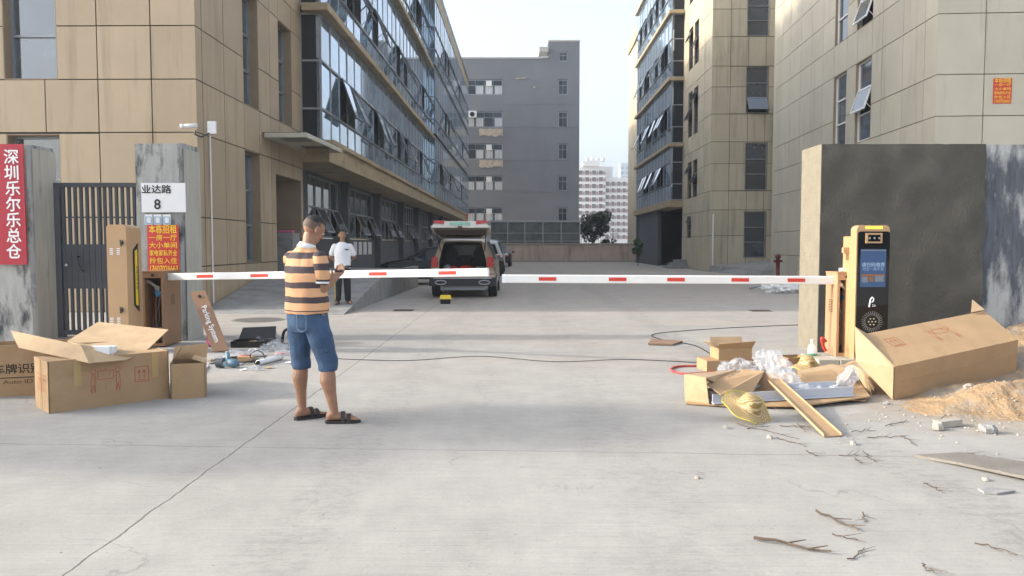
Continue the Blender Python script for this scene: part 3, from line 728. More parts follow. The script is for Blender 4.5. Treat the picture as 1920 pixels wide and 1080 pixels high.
def pillar(px0, px1, name, label, top=268):
    a = W(px0,640,Yp).x; b = W(px1,640,Yp).x; zt = W(px0,top,Yp).z
    t = thing(name, ((a+b)/2,Yp,0), label, 'pillar')
    mb = MB(); n = 10; rings = []
    for i in range(n+1):
        z = zt*i/n; r = []
        c = .05
        for (x, y) in ((a,Yp),(b-c,Yp),(b,Yp+c),(b,Yp+.6),(b-c,Yp+.66),(a+c,Yp+.66),(a,Yp+.6)):
            e = noise.noise(V((x*2,y*2,z*1.5)))*.012; r.append(V((x+e,y+e,z+(noise.noise(V((x*5,y*5,1)))*.03 if i == n else 0))))
        rings.append(r)
    mb.loft(rings); mb.build('shaft', M_conc, t); return t, a, b, zt
pA, a1, b1x, zt1 = pillar(-160, 68, 'gate_pillar', 'weathered concrete gate pillar at the left edge carrying the crimson banner', 270)
pB, a2, b2x, zt2 = pillar(263, 349, 'gate_pillar', 'stained concrete gate pillar carrying the number 8 plate and red poster')
for t, bb in ((pA, b1x), (pB, b2x)): MB().box((bb+.0135,Yp+.03,0),(bb+.02,Yp+.62,zt1-.06)).build('side_face', M_conc_s, t)
bn = thing('banner', (W(20,400,Yp-.02).x, Yp-.05, 1.2), 'crimson vertical banner with white characters on the left gate pillar', 'banner')
A = W(-14,270,Yp-.06); B = W(51,496,Yp-.06)
MB().box((A.x,Yp-.065,B.z),(B.x,Yp-.045,A.z)).build('cloth', M_banner, bn)
for i, ch in enumerate('深圳乐尔乐总仓'):
    lettering(bn, ch, .235, W([21,22,24,25,25,26,26][i], 296+29.6*i, Yp-.072), X1, Z1, M_letw, bold=.004)
pl = thing('street_number_plate', (W(305,370,Yp-.03).x,Yp-.05,2), 'white street number plate with the number 8 on the stained gate pillar', 'sign')
A = W(264,343,Yp-.06); B = W(348,398,Yp-.06)
MB().box((A.x,Yp-.055,B.z),(B.x,Yp-.04,A.z)).build('plate', M_wplate, pl)
lettering(pl, '业达路', .135, W(293,356,Yp-.062), X1, Z1, M_letb, bold=.003, fit=.44)
lettering(pl, '8', .21, W(295,384,Yp-.062), X1, Z1, M_letb, bold=.004)
for i, (px, wd) in enumerate(((278,'left'),(295,'middle'),(312,'right'))):
    A = W(px-7.5,402,Yp-.06); B = W(px+7.5,421,Yp-.06)
    st = thing('sticker', (A.x,Yp-.05,B.z), f'{wd} of the three small white and blue stickers under the number plate', 'sticker', 'stickers under the number plate')
    MB().box((A.x,Yp-.052,B.z),(B.x,Yp-.045,A.z)).build('paper', M_wplate, st)
    m = MB(); w_ = B.x-A.x; h_ = A.z-B.z
    for (u0,u1,v0,v1) in ((.1,.9,.08,.16),(.1,.2,.16,.72),(.8,.9,.16,.72),(.1,.9,.72,.78)): m.box((A.x+w_*u0,Yp-.056,B.z+h_*v0),(A.x+w_*u1,Yp-.0525,B.z+h_*v1))
    m.build('print', M_bluep, st)
def poster(loc0, loc1, Y, U, Nn, label, big):
    """red rental notice; loc0 top-left, loc1 bottom-right world points in the wall plane"""
    U = V(U).normalized(); W_ = (loc1-loc0).dot(U); H = loc0.z-loc1.z
    t = thing('rental_poster', loc0-Zv*H+U*W_/2, label, 'poster')
    mb = MB(); Q = lambda u, v, n: loc0+U*u*W_-Zv*v*H+V(Nn)*n
    mb.add([Q(0,1,0),Q(1,1,0),Q(1,0,0),Q(0,0,0),Q(0,1,.006),Q(1,1,.006),Q(1,0,.006),Q(0,0,.006)], [(0,3,2,1),(4,5,6,7),(0,1,5,4),(1,2,6,5),(2,3,7,6),(3,0,4,7)]); mb.build('paper', M_red, t)
    for s, v, sz, sx in (('本栋招租',.10,.19,1.15),('一房一厅',.27,.135,1.5),('大小单间',.43,.135,1.5),('家电家私齐全',.59,.13,1.05),('拎包入住',.75,.135,1.5),('17607026663',.91,.17,.74)):
        lettering(t, s, sz*H, Q(.5, v, .010), U, Z1, M_yel, bold=.014*sz*H, fit=W_*.88)
poster(W(276,422,Yp-.06), W(337,512,Yp-.06), Yp, (1,0,0), (0,-1,0), 'red rental poster with yellow characters on the stained gate pillar', 1)
P0 = R2+(-N2)*((1863-1745)/1450*21.6*1.0); 
def onR2f(px, py):
    r = ray(px, py); o = V((0,0,CH)); n = -U2; k = (R2+n*.012-o).dot(n)/r.dot(n); return o+r*k
poster(onR2f(1863,147), onR2f(1896,194), 0, -N2, -U2, 'red rental poster high on the front of the pale stone building', 0)
# gate
gt = thing('metal_gate', (W(185,500,12.1).x,12.1,0), 'charcoal metal gate with vertical bars between the two concrete pillars', 'gate')
gx0, gx1 = W(108,500,12.1).x, W(268,500,12.1).x; gz = lambda py: W(180,py,12.1).z
mb = MB(); mb.box((gx0,12.05,0.02),(gx0+.09,12.15,gz(343))); mb.box((gx1-.06,12.05,.02),(gx1,12.15,gz(343))); mb.box((gx0,12.045,gz(351)),(gx1,12.155,gz(343)))
mb.box((gx0+.09,12.06,.06),(gx1-.06,12.14,.13)); mb.build('gate_frame', M_dmetal, gt)
mb = MB(); mb.box((gx0+.09,12.08,gz(541)),(gx1-.06,12.12,gz(458))); mb.box((gx0+.09,12.07,gz(468)),(gx1-.06,12.13,gz(464))); mb.box((gx0+.09,12.07,gz(535)),(gx1-.06,12.13,gz(531))); mb.build('panel', M_dmetal, gt)
px = 121
mb = MB()
while px < 262:
    x = W(px,500,12.1).x; mb.box((x,12.075,.13),(x+.04,12.115,gz(351))); px += 11
mb.box((gx0+.09,12.09,gz(409)),(gx1-.06,12.11,gz(406))); mb.build('bars', M_dmetal, gt)
h0 = W(143,481,12.0); mb = MB(); mb.tube([h0+V((0,.08,0)), h0, W(148,497,12.0), W(153,507,12.0), W(156,508,12.06)], .014, 8); mb.build('handle', M_dmetal, gt, True)
MB().tube([W(124,497,12.07), W(124,497,12.0)], .02, 10).build('lock', M_steel, gt)
# right wall
wl = thing('rendered_wall', (6,10.5,0), 'thick wall with fresh dark grey render and a pale end face, right of the entrance', 'wall')
wx = W(1537,500,10.5).x; wz = W(1537,270,10.5).z; wz2 = W(1502,283,11.2).z
M_rend = mat('dark_render', (.076,.072,.060), .9, var=.16, vscale=2.6, bump=.7, bscale=34, streak=((.115,.108,.09), .50, .80, (1.6,1.6,2.4)))
M_old = mat('stained_plaster', (.085,.095,.115), .85, var=.3, vscale=5, bump=.5, bscale=25, stretch=(4,4,.6), streak=((.40,.41,.40), .47, .60, (3.2,3.2,.9)))
M_end = mat('sandy_render', (.215,.19,.142), .9, var=.12, vscale=6, bump=.6, bscale=40, streak=((.20,.18,.14), .55, .8, (5,5,1)))
xo = W(1846,400,10.5).x
def rough_slab(x0, x1, y0, y1, z1, m, name, amp=.02, edge=0):
    mb = MB(); nx, nz_ = max(2, int((x1-x0)/.06)), 44
    g_ = lambda i, j: V((x0+(x1-x0)*i/nx+(noise.noise(V((j*.21,3,1)))*.05 if i == nx and edge else 0), y0+amp*noise.noise(V((i*.17,j*.17,5)))+.35*amp*noise.noise(V((i*.9,j*.9,2))), z1*j/nz_+(noise.noise(V((i*.5,j,8)))*.008 if j == nz_ else 0)))
    vs = [g_(i,j) for i in range(nx+1) for j in range(nz_+1)]
    fs = [(i*(nz_+1)+j, (i+1)*(nz_+1)+j, (i+1)*(nz_+1)+j+1, i*(nz_+1)+j+1) for i in range(nx) for j in range(nz_)]
    mb.add(vs, fs); b0 = len(mb.v)
    mb.add([(x0,y1,0),(x1,y1,0),(x1,y1,z1),(x0,y1,z1),(x0,y0+amp,z1),(x1,y0+amp,z1)], [(0,1,2,3),(3,2,5,4)])
    return mb.build(name, m, wl, True)
rough_slab(wx, xo, 10.5, 10.75, wz, M_rend, 'fresh_render', edge=1)
rough_slab(xo-.06, 9.5, 10.525, 10.75, wz-.004, M_old, 'old_plaster')
mb = MB(); mb.box((wx-.012,10.5,0),(wx+.0,11.2,wz)); mb.box((wx,10.751,0),(9.5,11.2,wz-.02)); mb.build('end_face', M_end, wl)

# ======================= barrier machines
def rounded(mb, x0, x1, y0, y1, z0, z1, r, mi=None, seg=4, axis='y'):
    """box with its upper corners rounded (seen from the front), extruded along y"""
    pts = [(x0,z0),(x1,z0)]
    for k in range(seg+1): a = math.pi/2*k/seg; pts.append((x1-r+r*math.cos(a), z1-r+r*math.sin(a)))
    for k in range(seg+1): a = math.pi/2+math.pi/2*k/seg; pts.append((x0+r+r*math.cos(a), z1-r+r*math.sin(a)))
    n = len(pts); mb.add([(x,y0,z) for x, z in pts]+[(x,y1,z) for x, z in pts], [tuple(range(n)), tuple(range(2*n-1,n-1,-1))]+[(i,i+n,(i+1)%n+n,(i+1)%n) for i in range(n)], mi)
# right display pillar
Yd = 9.05; zp = .12
tp = thing('access_terminal', (4.3,Yd+.15,zp), 'tall beige access terminal with black glass front and blue screen', 'terminal')
dx0, dx1 = W(1605,500,Yd).x, W(1667,500,Yd).x; zt = W(1636,422,Yd).z
mb = MB(); rounded(mb, dx0, dx1, Yd, Yd+.16, zp, zt, .06); mb.build('body', M_beige, tp)
mb = MB(); mb.box((dx0-.0,Yd+.161,zp),(dx1-.03,Yd+.36,zt-.13)); mb.build('rear_casing', M_beige, tp)
mb = MB(); rounded(mb, W(1607,500,Yd).x, W(1666.4,500,Yd).x, Yd-.012, Yd-.001, zp+.02, W(1636,434,Yd).z, .03); mb.build('front_glass', M_bgl, tp)
mb = MB(); mb.box((W(1621,500,Yd).x,Yd-.004,W(0,429,Yd).z),(W(1653,500,Yd).x,Yd+.001,W(0,424.5,Yd).z)); mb.build('indicator_lamp', M_amber, tp)
A, B = W(1622,437,Yd), W(1652,456,Yd)
mb = MB(); mb.box((A.x,Yd-.03,B.z),(B.x,Yd-.0125,A.z),0); mb.box((A.x+.025,Yd-.034,B.z+.02),(B.x-.025,Yd-.0305,A.z-.02),1); mb.build('camera_window', [M_beige, M_bgl], tp)
for cx in (A.x+.04, B.x-.04, (A.x+B.x)/2): MB().tube([(cx,Yd-.0345,(A.z+B.z)/2),(cx,Yd-.037,(A.z+B.z)/2)], .012, 10).build('lens', M_steel, tp)
M_scr = emit('screen_blue', (.03,.075,.18), .35); M_scr2 = emit('screen_orange', (.40,.16,.06), .2); M_scrt = emit('screen_text', (.30,.42,.62), .3); M_scrg = emit('screen_grey',(.22,.25,.30),.25)
A, B = W(1613,467,Yd), W(1659,538,Yd); yy = Yd-.0125
sw_ = B.x-A.x; sh_ = A.z-B.z
scn = MB(); scn.box((A.x,yy-.002,B.z),(B.x,yy,A.z)); scn = scn.build('screen', M_scr, tp)
def srect(u0,u1,v0,v1,m,k=0): return MB().box((A.x+sw_*u0,yy-.0032-k*.0006,A.z-sh_*v1),(A.x+sw_*u1,yy-.0022-k*.0006,A.z-sh_*v0)).build('screen_graphic', m, scn)
srect(.04,.96,.66,.72,M_scr2); srect(.06,.30,.73,.88,M_scrg); srect(.34,.52,.73,.86,M_scr2,1); srect(.58,.92,.70,.86,M_scrg,1)
srect(.0,1,.02,.05,M_scrg,1)
lettering(scn, '请扫码缴费', .055, (A.x+sw_*.5, yy-.0045, A.z-sh_*.42), X1, Z1, M_scrt, bold=.001); lettering(scn, '祝您一路平安', .042, (A.x+sw_*.5, yy-.0045, A.z-sh_*.53), X1, Z1, M_scrt)
p_ = W(1632,566,Yd); pts = []
mb = MB(); mb.tube([(p_.x-.02,Yd-.015,p_.z-.06),(p_.x-.005,Yd-.015,p_.z+.035),(p_.x+.012,Yd-.015,p_.z+.055),(p_.x+.03,Yd-.015,p_.z+.04),(p_.x+.026,Yd-.015,p_.z+.01),(p_.x+.006,Yd-.015,p_.z-.005)], .008, 6)
for k in range(2): mb.tube([(p_.x+.018+.022*k,Yd-.015,p_.z-.03),(p_.x+.03+.022*k,Yd-.015,p_.z-.043),(p_.x+.018+.022*k,Yd-.015,p_.z-.056)], .004, 5)
mb.build('emblem', M_letw, tp)
p_ = W(1634,603,Yd); mb = MB()
for k in range(28):
    a = 2*math.pi*k/28
    for r0, r1 in ((.085,.125),):
        c_ = lambda r, aa: (p_.x+r*math.cos(aa), Yd-.0135, p_.z+r*math.sin(aa)); mb.tube([c_(.075,a), c_(.098,a+.14), c_(.125,a+.2)], .0028, 4)
mb.build('speaker_grille', mat('grille_print',(.30,.30,.30),.5), tp)
for k in range(7):
    a = math.pi/3*k; r = 0 if k == 6 else .04
    MB().tube([(p_.x+r*math.cos(a),Yd-.0135,p_.z+r*math.sin(a)),(p_.x+r*math.cos(a),Yd-.016,p_.z+r*math.sin(a))], .010, 10).build('speaker_hole', mat('pale_disc',(.45,.42,.33),.5), tp)
# side of the terminal: open rear door
A = W(1590,455,9.35); xb_ = dx0-.005; mb = MB(); mb.box((xb_-.06,9.24,W(0,474,9.3).z),(xb_+.004,9.30,W(0,464,9.3).z)); mb.box((xb_-.03,9.25,W(0,487,9.3).z),(xb_+.004,9.29,W(0,474,9.3).z)); mb.build('bracket', M_beige, tp)

# right barrier cabinet on its plinth
Ym = 9.3
pn = thing('concrete_plinth', (3.95,Ym+.1,0), 'pale concrete plinth under the right barrier cabinet and terminal', 'plinth')
mb = MB(); mb.box((W(1535,500,9.1).x,9.02,0),(W(1572,500,9.1).x,9.6,.115)); mb.box((W(1574,500,9.1).x,9.0,0),(4.45,9.55,.117)); mb.build('block', M_conc_s, pn)
cb = thing('barrier_cabinet', (3.9,Ym,.117), 'orange-beige barrier cabinet with its door off, standing in front of the dark wall', 'barrier gate')
def cabinet(t, x0, x1, y0, y1, z0, z1, m, side):
    """sheet-metal cabinet with its front door taken off; side = +1 or -1: the flank with the vents"""
    th = .022; mb = MB(); a, b = x0+.03, x1-.03
    mb.box((x0,y0,z0),(a,y1,z1)); mb.box((b,y0,z0),(x1,y1,z1)); mb.box((a,y1-th,z0),(b,y1,z1)); mb.box((a,y0,z1-.085),(b,y1-th,z1)); mb.box((a,y0,z0),(b,y1-th,z0+.04))
    hb = mb.build('housing', m, t)
    MB().box((x0-.006,y0-.006,z1),(x1+.006,y1+.006,z1+.012)).build('lid', m, t)
    MB().box((a+.001,y1-th-.012,z0+.045),(b-.001,y1-th-.002,z1-.09)).build('back_lining', M_void, t)
    xc = (a+b)/2; d_ = b-a; zc = z1-.22
    MB().tube([(xc,y0-.002,z1-.045),(xc,y0-.012,z1-.045)], .02, 10).build('door_catch', M_black, t)
    mm = MB(); mm.box((xc-d_*.05,y0+.1,zc-.14),(xc+d_*.45,y1-.08,zc-.02)); mm.tube([(xc+d_*.2,y0+.05,zc-.08),(xc+d_*.2,y0+.11,zc-.08)], .045, 14); mm.build('motor', M_blue, t)
    mm = MB(); mm.tube([(xc-d_*.38,y0+.06,zc+.09),(xc+d_*.20,y0+.05,zc-.01)], .02, 10); mm.tube([(xc+d_*.2,y0+.03,zc-.01),(xc+d_*.2,y0+.09,zc-.01)], .036, 14); mm.tube([(xc-d_*.35,y0+.03,zc+.08),(xc-d_*.35,y0+.09,zc+.08)], .026, 14); mm.build('linkage', M_steel, t)
    for k in range(5):
        s_ = random.uniform(-.3,.3)*d_; mm = MB(); mm.tube([(xc+s_,y0+.12,zc-.14),(xc+s_*.4+random.uniform(-.02,.02),y0+.10,zc-.32),(xc+random.uniform(-.3,.3)*d_,y0+.11,zc-.46),(xc+random.uniform(-.3,.3)*d_,y0+.12,z0+.06)], .004, 5)
        mm.build('wire', M_wire if k % 2 else M_alu, t)
    MB().box((xc-d_*.1,y0+.14,z0+.12),(xc+d_*.3,y1-.1,z0+.26)).build('controller', mat('brass_part',(.30,.20,.12),.5), t)
    xs_ = x1 if side > 0 else x0
    for c in range(2):
        sl = MB()
        for k in range(8): yy_ = (y0+y1)/2-.05+.07*c; sl.box((xs_-.002,yy_,z1-.34-.02*k),(xs_+.002,yy_+.05,z1-.332-.02*k))
        sl.build('vent', M_joint, t)
    return hb
M_wire = mat('orange_wire',(.35,.11,.05),.5)
x0 = W(1571,500,Ym).x; x1 = W(1606,500,Ym).x; zc1 = W(0,512,Ym).z
cabinet(cb, x0, x1, Ym, Ym+.34, .117, zc1, mat('orange_beige', (.44,.26,.145), .4, var=.03), -1)
bt_ = W(1583,507,Ym+.1); bt_.z = zc1+.013
g_ = thing('glue_tube', bt_, 'white bottle with a green cap lying on the right barrier cabinet', 'bottle')
MB().tube([bt_+V((-.06,0,.024)), bt_+V((.05,0,.024))], [.02,.024], 10).build('bottle_body', M_foam, g_, True); MB().tube([bt_+V((.05,0,.024)), bt_+V((.09,0,.024))], [.02,.012], 10).build('cap', mat('green_cap',(.03,.3,.18),.4), g_, True)
# booms
def boom(a, b, h, root, marks, ends):
    a, b = V(a), V(b)
    d = (b-a).normalized(); s = d.cross(Zv).normalized(); up = s.cross(d).normalized()
    if s.y > 0: s = -s                       # towards the camera
    mb = MB(); rings = []
    prof = [(-.022,-.5),(-.03,-.42),(-.03,.42),(-.022,.5),(.022,.5),(.03,.42),(.03,-.42),(.022,-.5)]
    for p in (a, b): rings.append([p+s*x+up*y*h for x, y in prof])
    mb.loft(rings); t = mb.build('barrier_arm', M_white, root)
    e = MB(); rings = [[p+s*x*1.1+up*y*h*1.03 for x, y in prof] for p in ((b-d*.03), b+d*.01)]; e.loft(rings); e.build('end_cap', M_foam, t)
    L = (b-a).length
    for (m0, m1) in marks:
        MB().add([a+d*L*m0-s*-.0315+up*h*-.22, a+d*L*m1+s*.0315+up*h*-.22, a+d*L*m1+s*.0315+up*h*.22, a+d*L*m0+s*.0315+up*h*.22,
                  a+d*L*m0+s*.0285+up*h*-.22, a+d*L*m1+s*.0285+up*h*-.22, a+d*L*m1+s*.0285+up*h*.22, a+d*L*m0+s*.0285+up*h*.22],
                 [(0,1,2,3),(7,6,5,4),(0,4,5,1),(1,5,6,2),(2,6,7,3),(3,7,4,0)]).build('reflective_mark', mat('red_reflector',(.60,.05,.03),.35), t)
    return t
aR, bR = W(1575,525.5,Ym+.14), W(943,522.5,Ym+.14)
fr_ = lambda p: (1575-p)/(1575-943)
boom(aR, bR, .10, cb, [(fr_(a+33),fr_(a)) for a in (1475,1370,1250,1141,1010)], 0)
YL = 11.0
aL, bL = W(312,519,YL+.2), W(914,510.5,9.5)
def frL(px):
    lo, hi = 0., 1.
    for _ in range(40):
        m_ = (lo+hi)/2; p = aL+(bL-aL)*m_
        if 960+F_PX*p.x/p.y*1.0 < px: lo = m_
        else: hi = m_
    return lo
# left barrier cabinet
cl_ = thing('barrier_cabinet', (-5,YL,0), 'brown barrier cabinet with its door off beside the stained gate pillar', 'barrier gate')
x0 = W(266,500,YL).x; x1 = W(305,500,YL).x
cabinet(cl_, x0, x1, YL, YL+.58, 0.02, W(0,510,YL).z, M_brown, 1)
boom(aL, bL, .10, cl_, [(frL(a),frL(b)) for a, b in ((371,402),(472,505),(597,630),(694,727),(824,857))], 0)
# left terminal, seen from behind
Yt_ = 10.4
tl = thing('access_terminal', (W(230,500,Yt_).x,Yt_+.2,0), 'tall beige access terminal seen from behind, left of the brown cabinet', 'terminal')
x0, xm, x1 = W(201,500,Yt_).x, W(238,500,Yt_).x, W(262,500,Yt_).x; zt = W(0,421,Yt_).z
mb = MB(); rounded(mb, x0, xm, Yt_, Yt_+.30, 0.02, zt, .05); mb.build('rear_door', M_beige, tl)
mb = MB(); rounded(mb, x0+.01, xm-.004, Yt_+.304, Yt_+.42, 0.02, zt-.01, .05); mb.build('body', M_beige, tl)
for y in (455,581):
    mb = MB(); p = W(228,y,Yt_-.01); mb.tube([p+V((-.022,0,.035)),p+V((0,-.012,0)),p+V((.02,0,-.02))], .010, 6); mb.tube([p+V((.012,0,.03)),p+V((0,-.012,0)),p+V((-.012,0,-.045))], .010, 6); mb.tube([p+V((0,.015,0)),p+V((0,-.02,0))],.018,8); mb.build('latch', M_black, tl)
for y, x in ((472,209),(472,222),(602,210),(602,223)):
    mb = MB(); p = W(x,y,Yt_)
    for k in range(4): mb.box((p.x-.022,Yt_-.004,p.z+.035-.024*k),(p.x+.022,Yt_+.0,p.z+.047-.024*k))
    mb.build('vent', M_foam, tl)
q_ = lambda y, z, n: V((xm+n, Yt_+y, z))
za_, zb_ = W(0,462,Yt_+.3).z, W(0,578,Yt_+.3).z
MB().hexa([q_(.17,zb_+.05,.0),q_(.30,zb_-.04,.0),q_(.30,zb_-.04,.012),q_(.17,zb_+.05,.012),q_(.17,za_-.05,0),q_(.30,za_+.04,0),q_(.30,za_+.04,.012),q_(.17,za_-.05,.012)]).build('dark_trim', M_black, tl)
MB().hexa([q_(.20,zb_+.06,.0125),q_(.26,zb_+.04,.0125),q_(.26,zb_+.04,.017),q_(.20,zb_+.06,.017),q_(.20,za_-.06,.0125),q_(.26,za_-.04,.0125),q_(.26,za_-.04,.017),q_(.20,za_-.06,.017)]).build('warning_strip', M_yellow, tl)
lettering(tl, '车牌识别系统', .055, q_(.23,(za_+zb_)/2,.0185), (0,0,-1), (0,1,0), M_letb)
# detached door leaf
dl = thing('detached_door_panel', G(414,662)+V((0,0,0)), 'brown cabinet door panel with white lettering leaning by the stained gate pillar', 'panel')
q = [W(357,548,11.0), W(385,545,11.0), W(428,657,10.55), W(400,664,10.5)]
q[3].z = max(q[3].z, .004); q[2] = q[3]+(q[1]-q[0])*1.02
MB().sheet(q, .02).build('panel', M_brown, dl)
d = (q[3]-q[0]).normalized(); ac_ = (q[1]-q[0]); nrm = d.cross(ac_).normalized(); nrm = -nrm if nrm.y > 0 else nrm
acp = (ac_-d*ac_.dot(d)).normalized(); mid = sum(q, V((0,0,0)))/4
lettering(dl, 'Parking System', .105, mid+nrm*.013+d*.06, d, acp, M_letw, bold=.0007)
lk = (q[0]+q[1])/2+d*.10+nrm*.02
MB().tube([lk-nrm*.01, lk+nrm*.012], .02, 8).build('lock', M_black, dl)

# ======================= cartons at the left
def up_marks(mb, O, U, Vv, N, w, h):
    """frame with two upward arrows printed on a carton"""
    P = lambda u, v: O+U*u+Vv*v+N*.002
    def ln(a, b, t=.0028):
        d = (b-a).normalized(); s = d.cross(N).normalized()*t; mb.add([a-s,b-s,b+s,a+s], [(0,1,2,3)])
    for a, b in (((0,0),(w,0)),((w,0),(w,h)),((w,h),(0,h)),((0,h),(0,0))): ln(P(*a), P(*b))
    for k in (.32,.68):
        ln(P(w*k,h*.22), P(w*k,h*.75)); ln(P(w*(k-.12),h*.58), P(w*k,h*.8)); ln(P(w*(k+.12),h*.58), P(w*k,h*.8))
    ln(P(w*.15,h*.12), P(w*.85,h*.12))
def carry_marks(mb, O, U, Vv, N, w, h):
    """two outline figures carrying a crate"""
    P = lambda u, v: O+U*u*w+Vv*v*h+N*.002
    def ln(a, b, t=.0022):
        a, b = P(*a), P(*b); d = (b-a).normalized(); s = d.cross(N).normalized()*t; mb.add([a-s,b-s,b+s,a+s], [(0,1,2,3)])
    for a, b in (((.25,.9),(.75,.9)),((.75,.9),(.75,.55)),((.75,.55),(.25,.55)),((.25,.55),(.25,.9)),((.5,.9),(.5,1)),((.6,.7),(.66,.85)),((.5,.32),(.5,.1)),
                 ((.08,.8),(.02,.45)),((.02,.45),(.05,0)),((.08,.8),(.16,.75)),((.16,.75),(.15,.4)),((.15,.4),(.17,0)),((.16,.65),(.25,.62)),((.05,0),(.1,.35)),((.1,.35),(.17,0)),
                 ((.92,.8),(.98,.45)),((.98,.45),(.95,0)),((.92,.8),(.84,.75)),((.84,.75),(.85,.4)),((.85,.4),(.83,0)),((.84,.65),(.75,.62)),((.95,0),(.9,.35)),((.9,.35),(.83,0))): ln(a, b)
    for cx in (.11,.89):
        c = P(cx,.9); pts = [c+(U*math.cos(a)+Vv*math.sin(a))*.022 for a in [k*math.pi/4 for k in range(8)]]
        for k in range(8):
            a_, b_ = pts[k], pts[(k+1)%8]; d = (b_-a_).normalized(); s = d.cross(N).normalized()*.0022; mb.add([a_-s,b_-s,b_+s,a_+s], [(0,1,2,3)])
def carton(t, A, B, D, h, m=None, th=.012, top=False):
    """open carton: A front-left, B front-right, D back-left ground corners"""
    A, B, D = V(A), V(B), V(D); C_ = B+(D-A); mb = MB()
    ctr = (A+C_)/2
    for p, q_ in ((A,B),(B,C_),(C_,D),(D,A)):
        n = ((p+q_)/2-ctr); n.z = 0; e = (q_-p).normalized(); n = (n-e*n.dot(e)).normalized()
        e0 = e*th if (p, q_) in ((A,B),(C_,D)) else V((0,0,0))
        mb.hexa([p+e*0,q_,q_-n*th,p-n*th,p+Zv*h,q_+Zv*h,q_-n*th+Zv*h,p-n*th+Zv*h])
    mb.add([A+Zv*.004,B+Zv*.004,C_+Zv*.004,D+Zv*.004], [(0,1,2,3)])
    if top: mb.add([p+Zv*(h-.003) for p in (A,B,C_,D)], [(0,1,2,3)])
    o = mb.build('carton_body', m or M_card, t); return C_
A, B = G(92,776), G(318,746); U_ = (B-A).normalized(); Np = V((-U_.y,U_.x,0)); D = A+Np*.47; hB = .455
bx = thing('cardboard_box', (A+B)/2, 'large open cardboard box printed with red handling marks, white foam block on top', 'box')
C_ = carton(bx, A, B, D, hB, top=True)
Nf = -Np; mr_ = MB()
up_marks(mr_, A+U_*.71+Zv*.19, U_, Zv, Nf, .12, .14); carry_marks(mr_, A+U_*.33+Zv*.13, U_, Zv, Nf, .26, .22)
Nl = -U_; up_marks(mr_, D+Np*-.40+Zv*.18-U_*.002, Np, Zv, Nl, .12, .14); up_marks(mr_, D+Np*-.24+Zv*.18-U_*.002, Np, Zv, Nl, .12, .14)
mr_.build('printed_marks', M_redink, bx)
tb = MB(); tb.hexa([A+Np*.22-U_*.003+Zv*.01, A+Np*.27-U_*.003+Zv*.01, A+Np*.27+Zv*.01, A+Np*.22+Zv*.01, A+Np*.22-U_*.003+Zv*hB, A+Np*.27-U_*.003+Zv*hB, A+Np*.27+Zv*hB, A+Np*.22+Zv*hB])
tb.hexa([A+U_*x_+Nf*(.003*k)+Zv*z_ for z_ in (.22,hB) for x_, k in ((.2,1),(.26,1),(.26,0),(.2,0))])
tb.hexa([A+U_*x_+Nf*(.003*k)+Zv*z_ for z_ in (.22,hB) for x_, k in ((.86,1),(.92,1),(.92,0),(.86,0))])
tb.build('tape', M_tape, bx)
# opened flaps resting over the top
fz = hB+.01
fl = [W(20,620,7.35), W(152,648,6.95), W(167,681,6.72), W(35,652,7.1)]
MB().sheet(fl, .008).build('flap', M_card2, bx)
f2 = [W(126,640,7.7), W(184,604,8.35), W(316,618.5,7.95), W(270,662,7.35)]
MB().sheet(f2, .008).build('flap', M_card2, bx)
f3 = [W(167,681,6.72), W(152,648,6.95), W(126,640,7.7), W(270,662,7.35), W(235,675,6.98)]
MB().sheet(f3, .008).build('flap', M_card2, bx)
fo = W(186,662,7.05)
fm_ = thing('foam_block', fo, 'small white foam block lying on the open flaps of the large box', 'foam')
mb = MB(); a = W(160,664,7.1); b = W(206,658,7.1); ax = V((.22,.02,0)); ay = V((-.02,.13,0)); o_ = W(163,667,7.0)
mb.hexa([o_,o_+ax,o_+ax+ay,o_+ay,o_+Zv*.075,o_+ax+Zv*.075,o_+ax+ay+Zv*.075,o_+ay+Zv*.075]); o2 = o_+V((.09,-.03,.0)); mb.hexa([p_+V((0,0,0)) for p_ in (o2,o2+ax*.55,o2+ax*.55+ay*.6,o2+ay*.6)]+[p_+V((0,0,.085)) for p_ in (o2,o2+ax*.55,o2+ax*.55+ay*.6,o2+ay*.6)])
mb.build('foam', M_foam, fm_)
# box behind, with lettering
A2, B2 = G(-60,748), G(72,741); D2 = A2+V((.04,.42,0)); 
bx2 = thing('cardboard_box', (A2+B2)/2, 'shaded cardboard box with black characters, cut by the left edge behind the large one', 'box')
B2 = A2+(B2-A2).normalized()*1.25
carton(bx2, A2, B2, D2, .5)
e2 = (B2-A2).normalized(); n2_ = V((e2.y,-e2.x,0))
c2 = W(26,706,7.3); c2 = A2+e2*(c2-A2).dot(e2)+Zv*.262+n2_*.003
lettering(bx2, '车牌识别', .105, c2+e2*.0, e2, Z1, M_blackink, bold=.001)
MB().sheet([c2+e2*-.3-Zv*.075, c2+e2*.3-Zv*.075, c2+e2*.3-Zv*.082, c2+e2*-.3-Zv*.082], .001).build('printed_line', M_blackink, bx2)
lettering(bx2, 'Auto ID', .055, c2-Zv*.12, e2, Z1, mat('brown_ink',(.16,.09,.05),.8), sx=1.4)
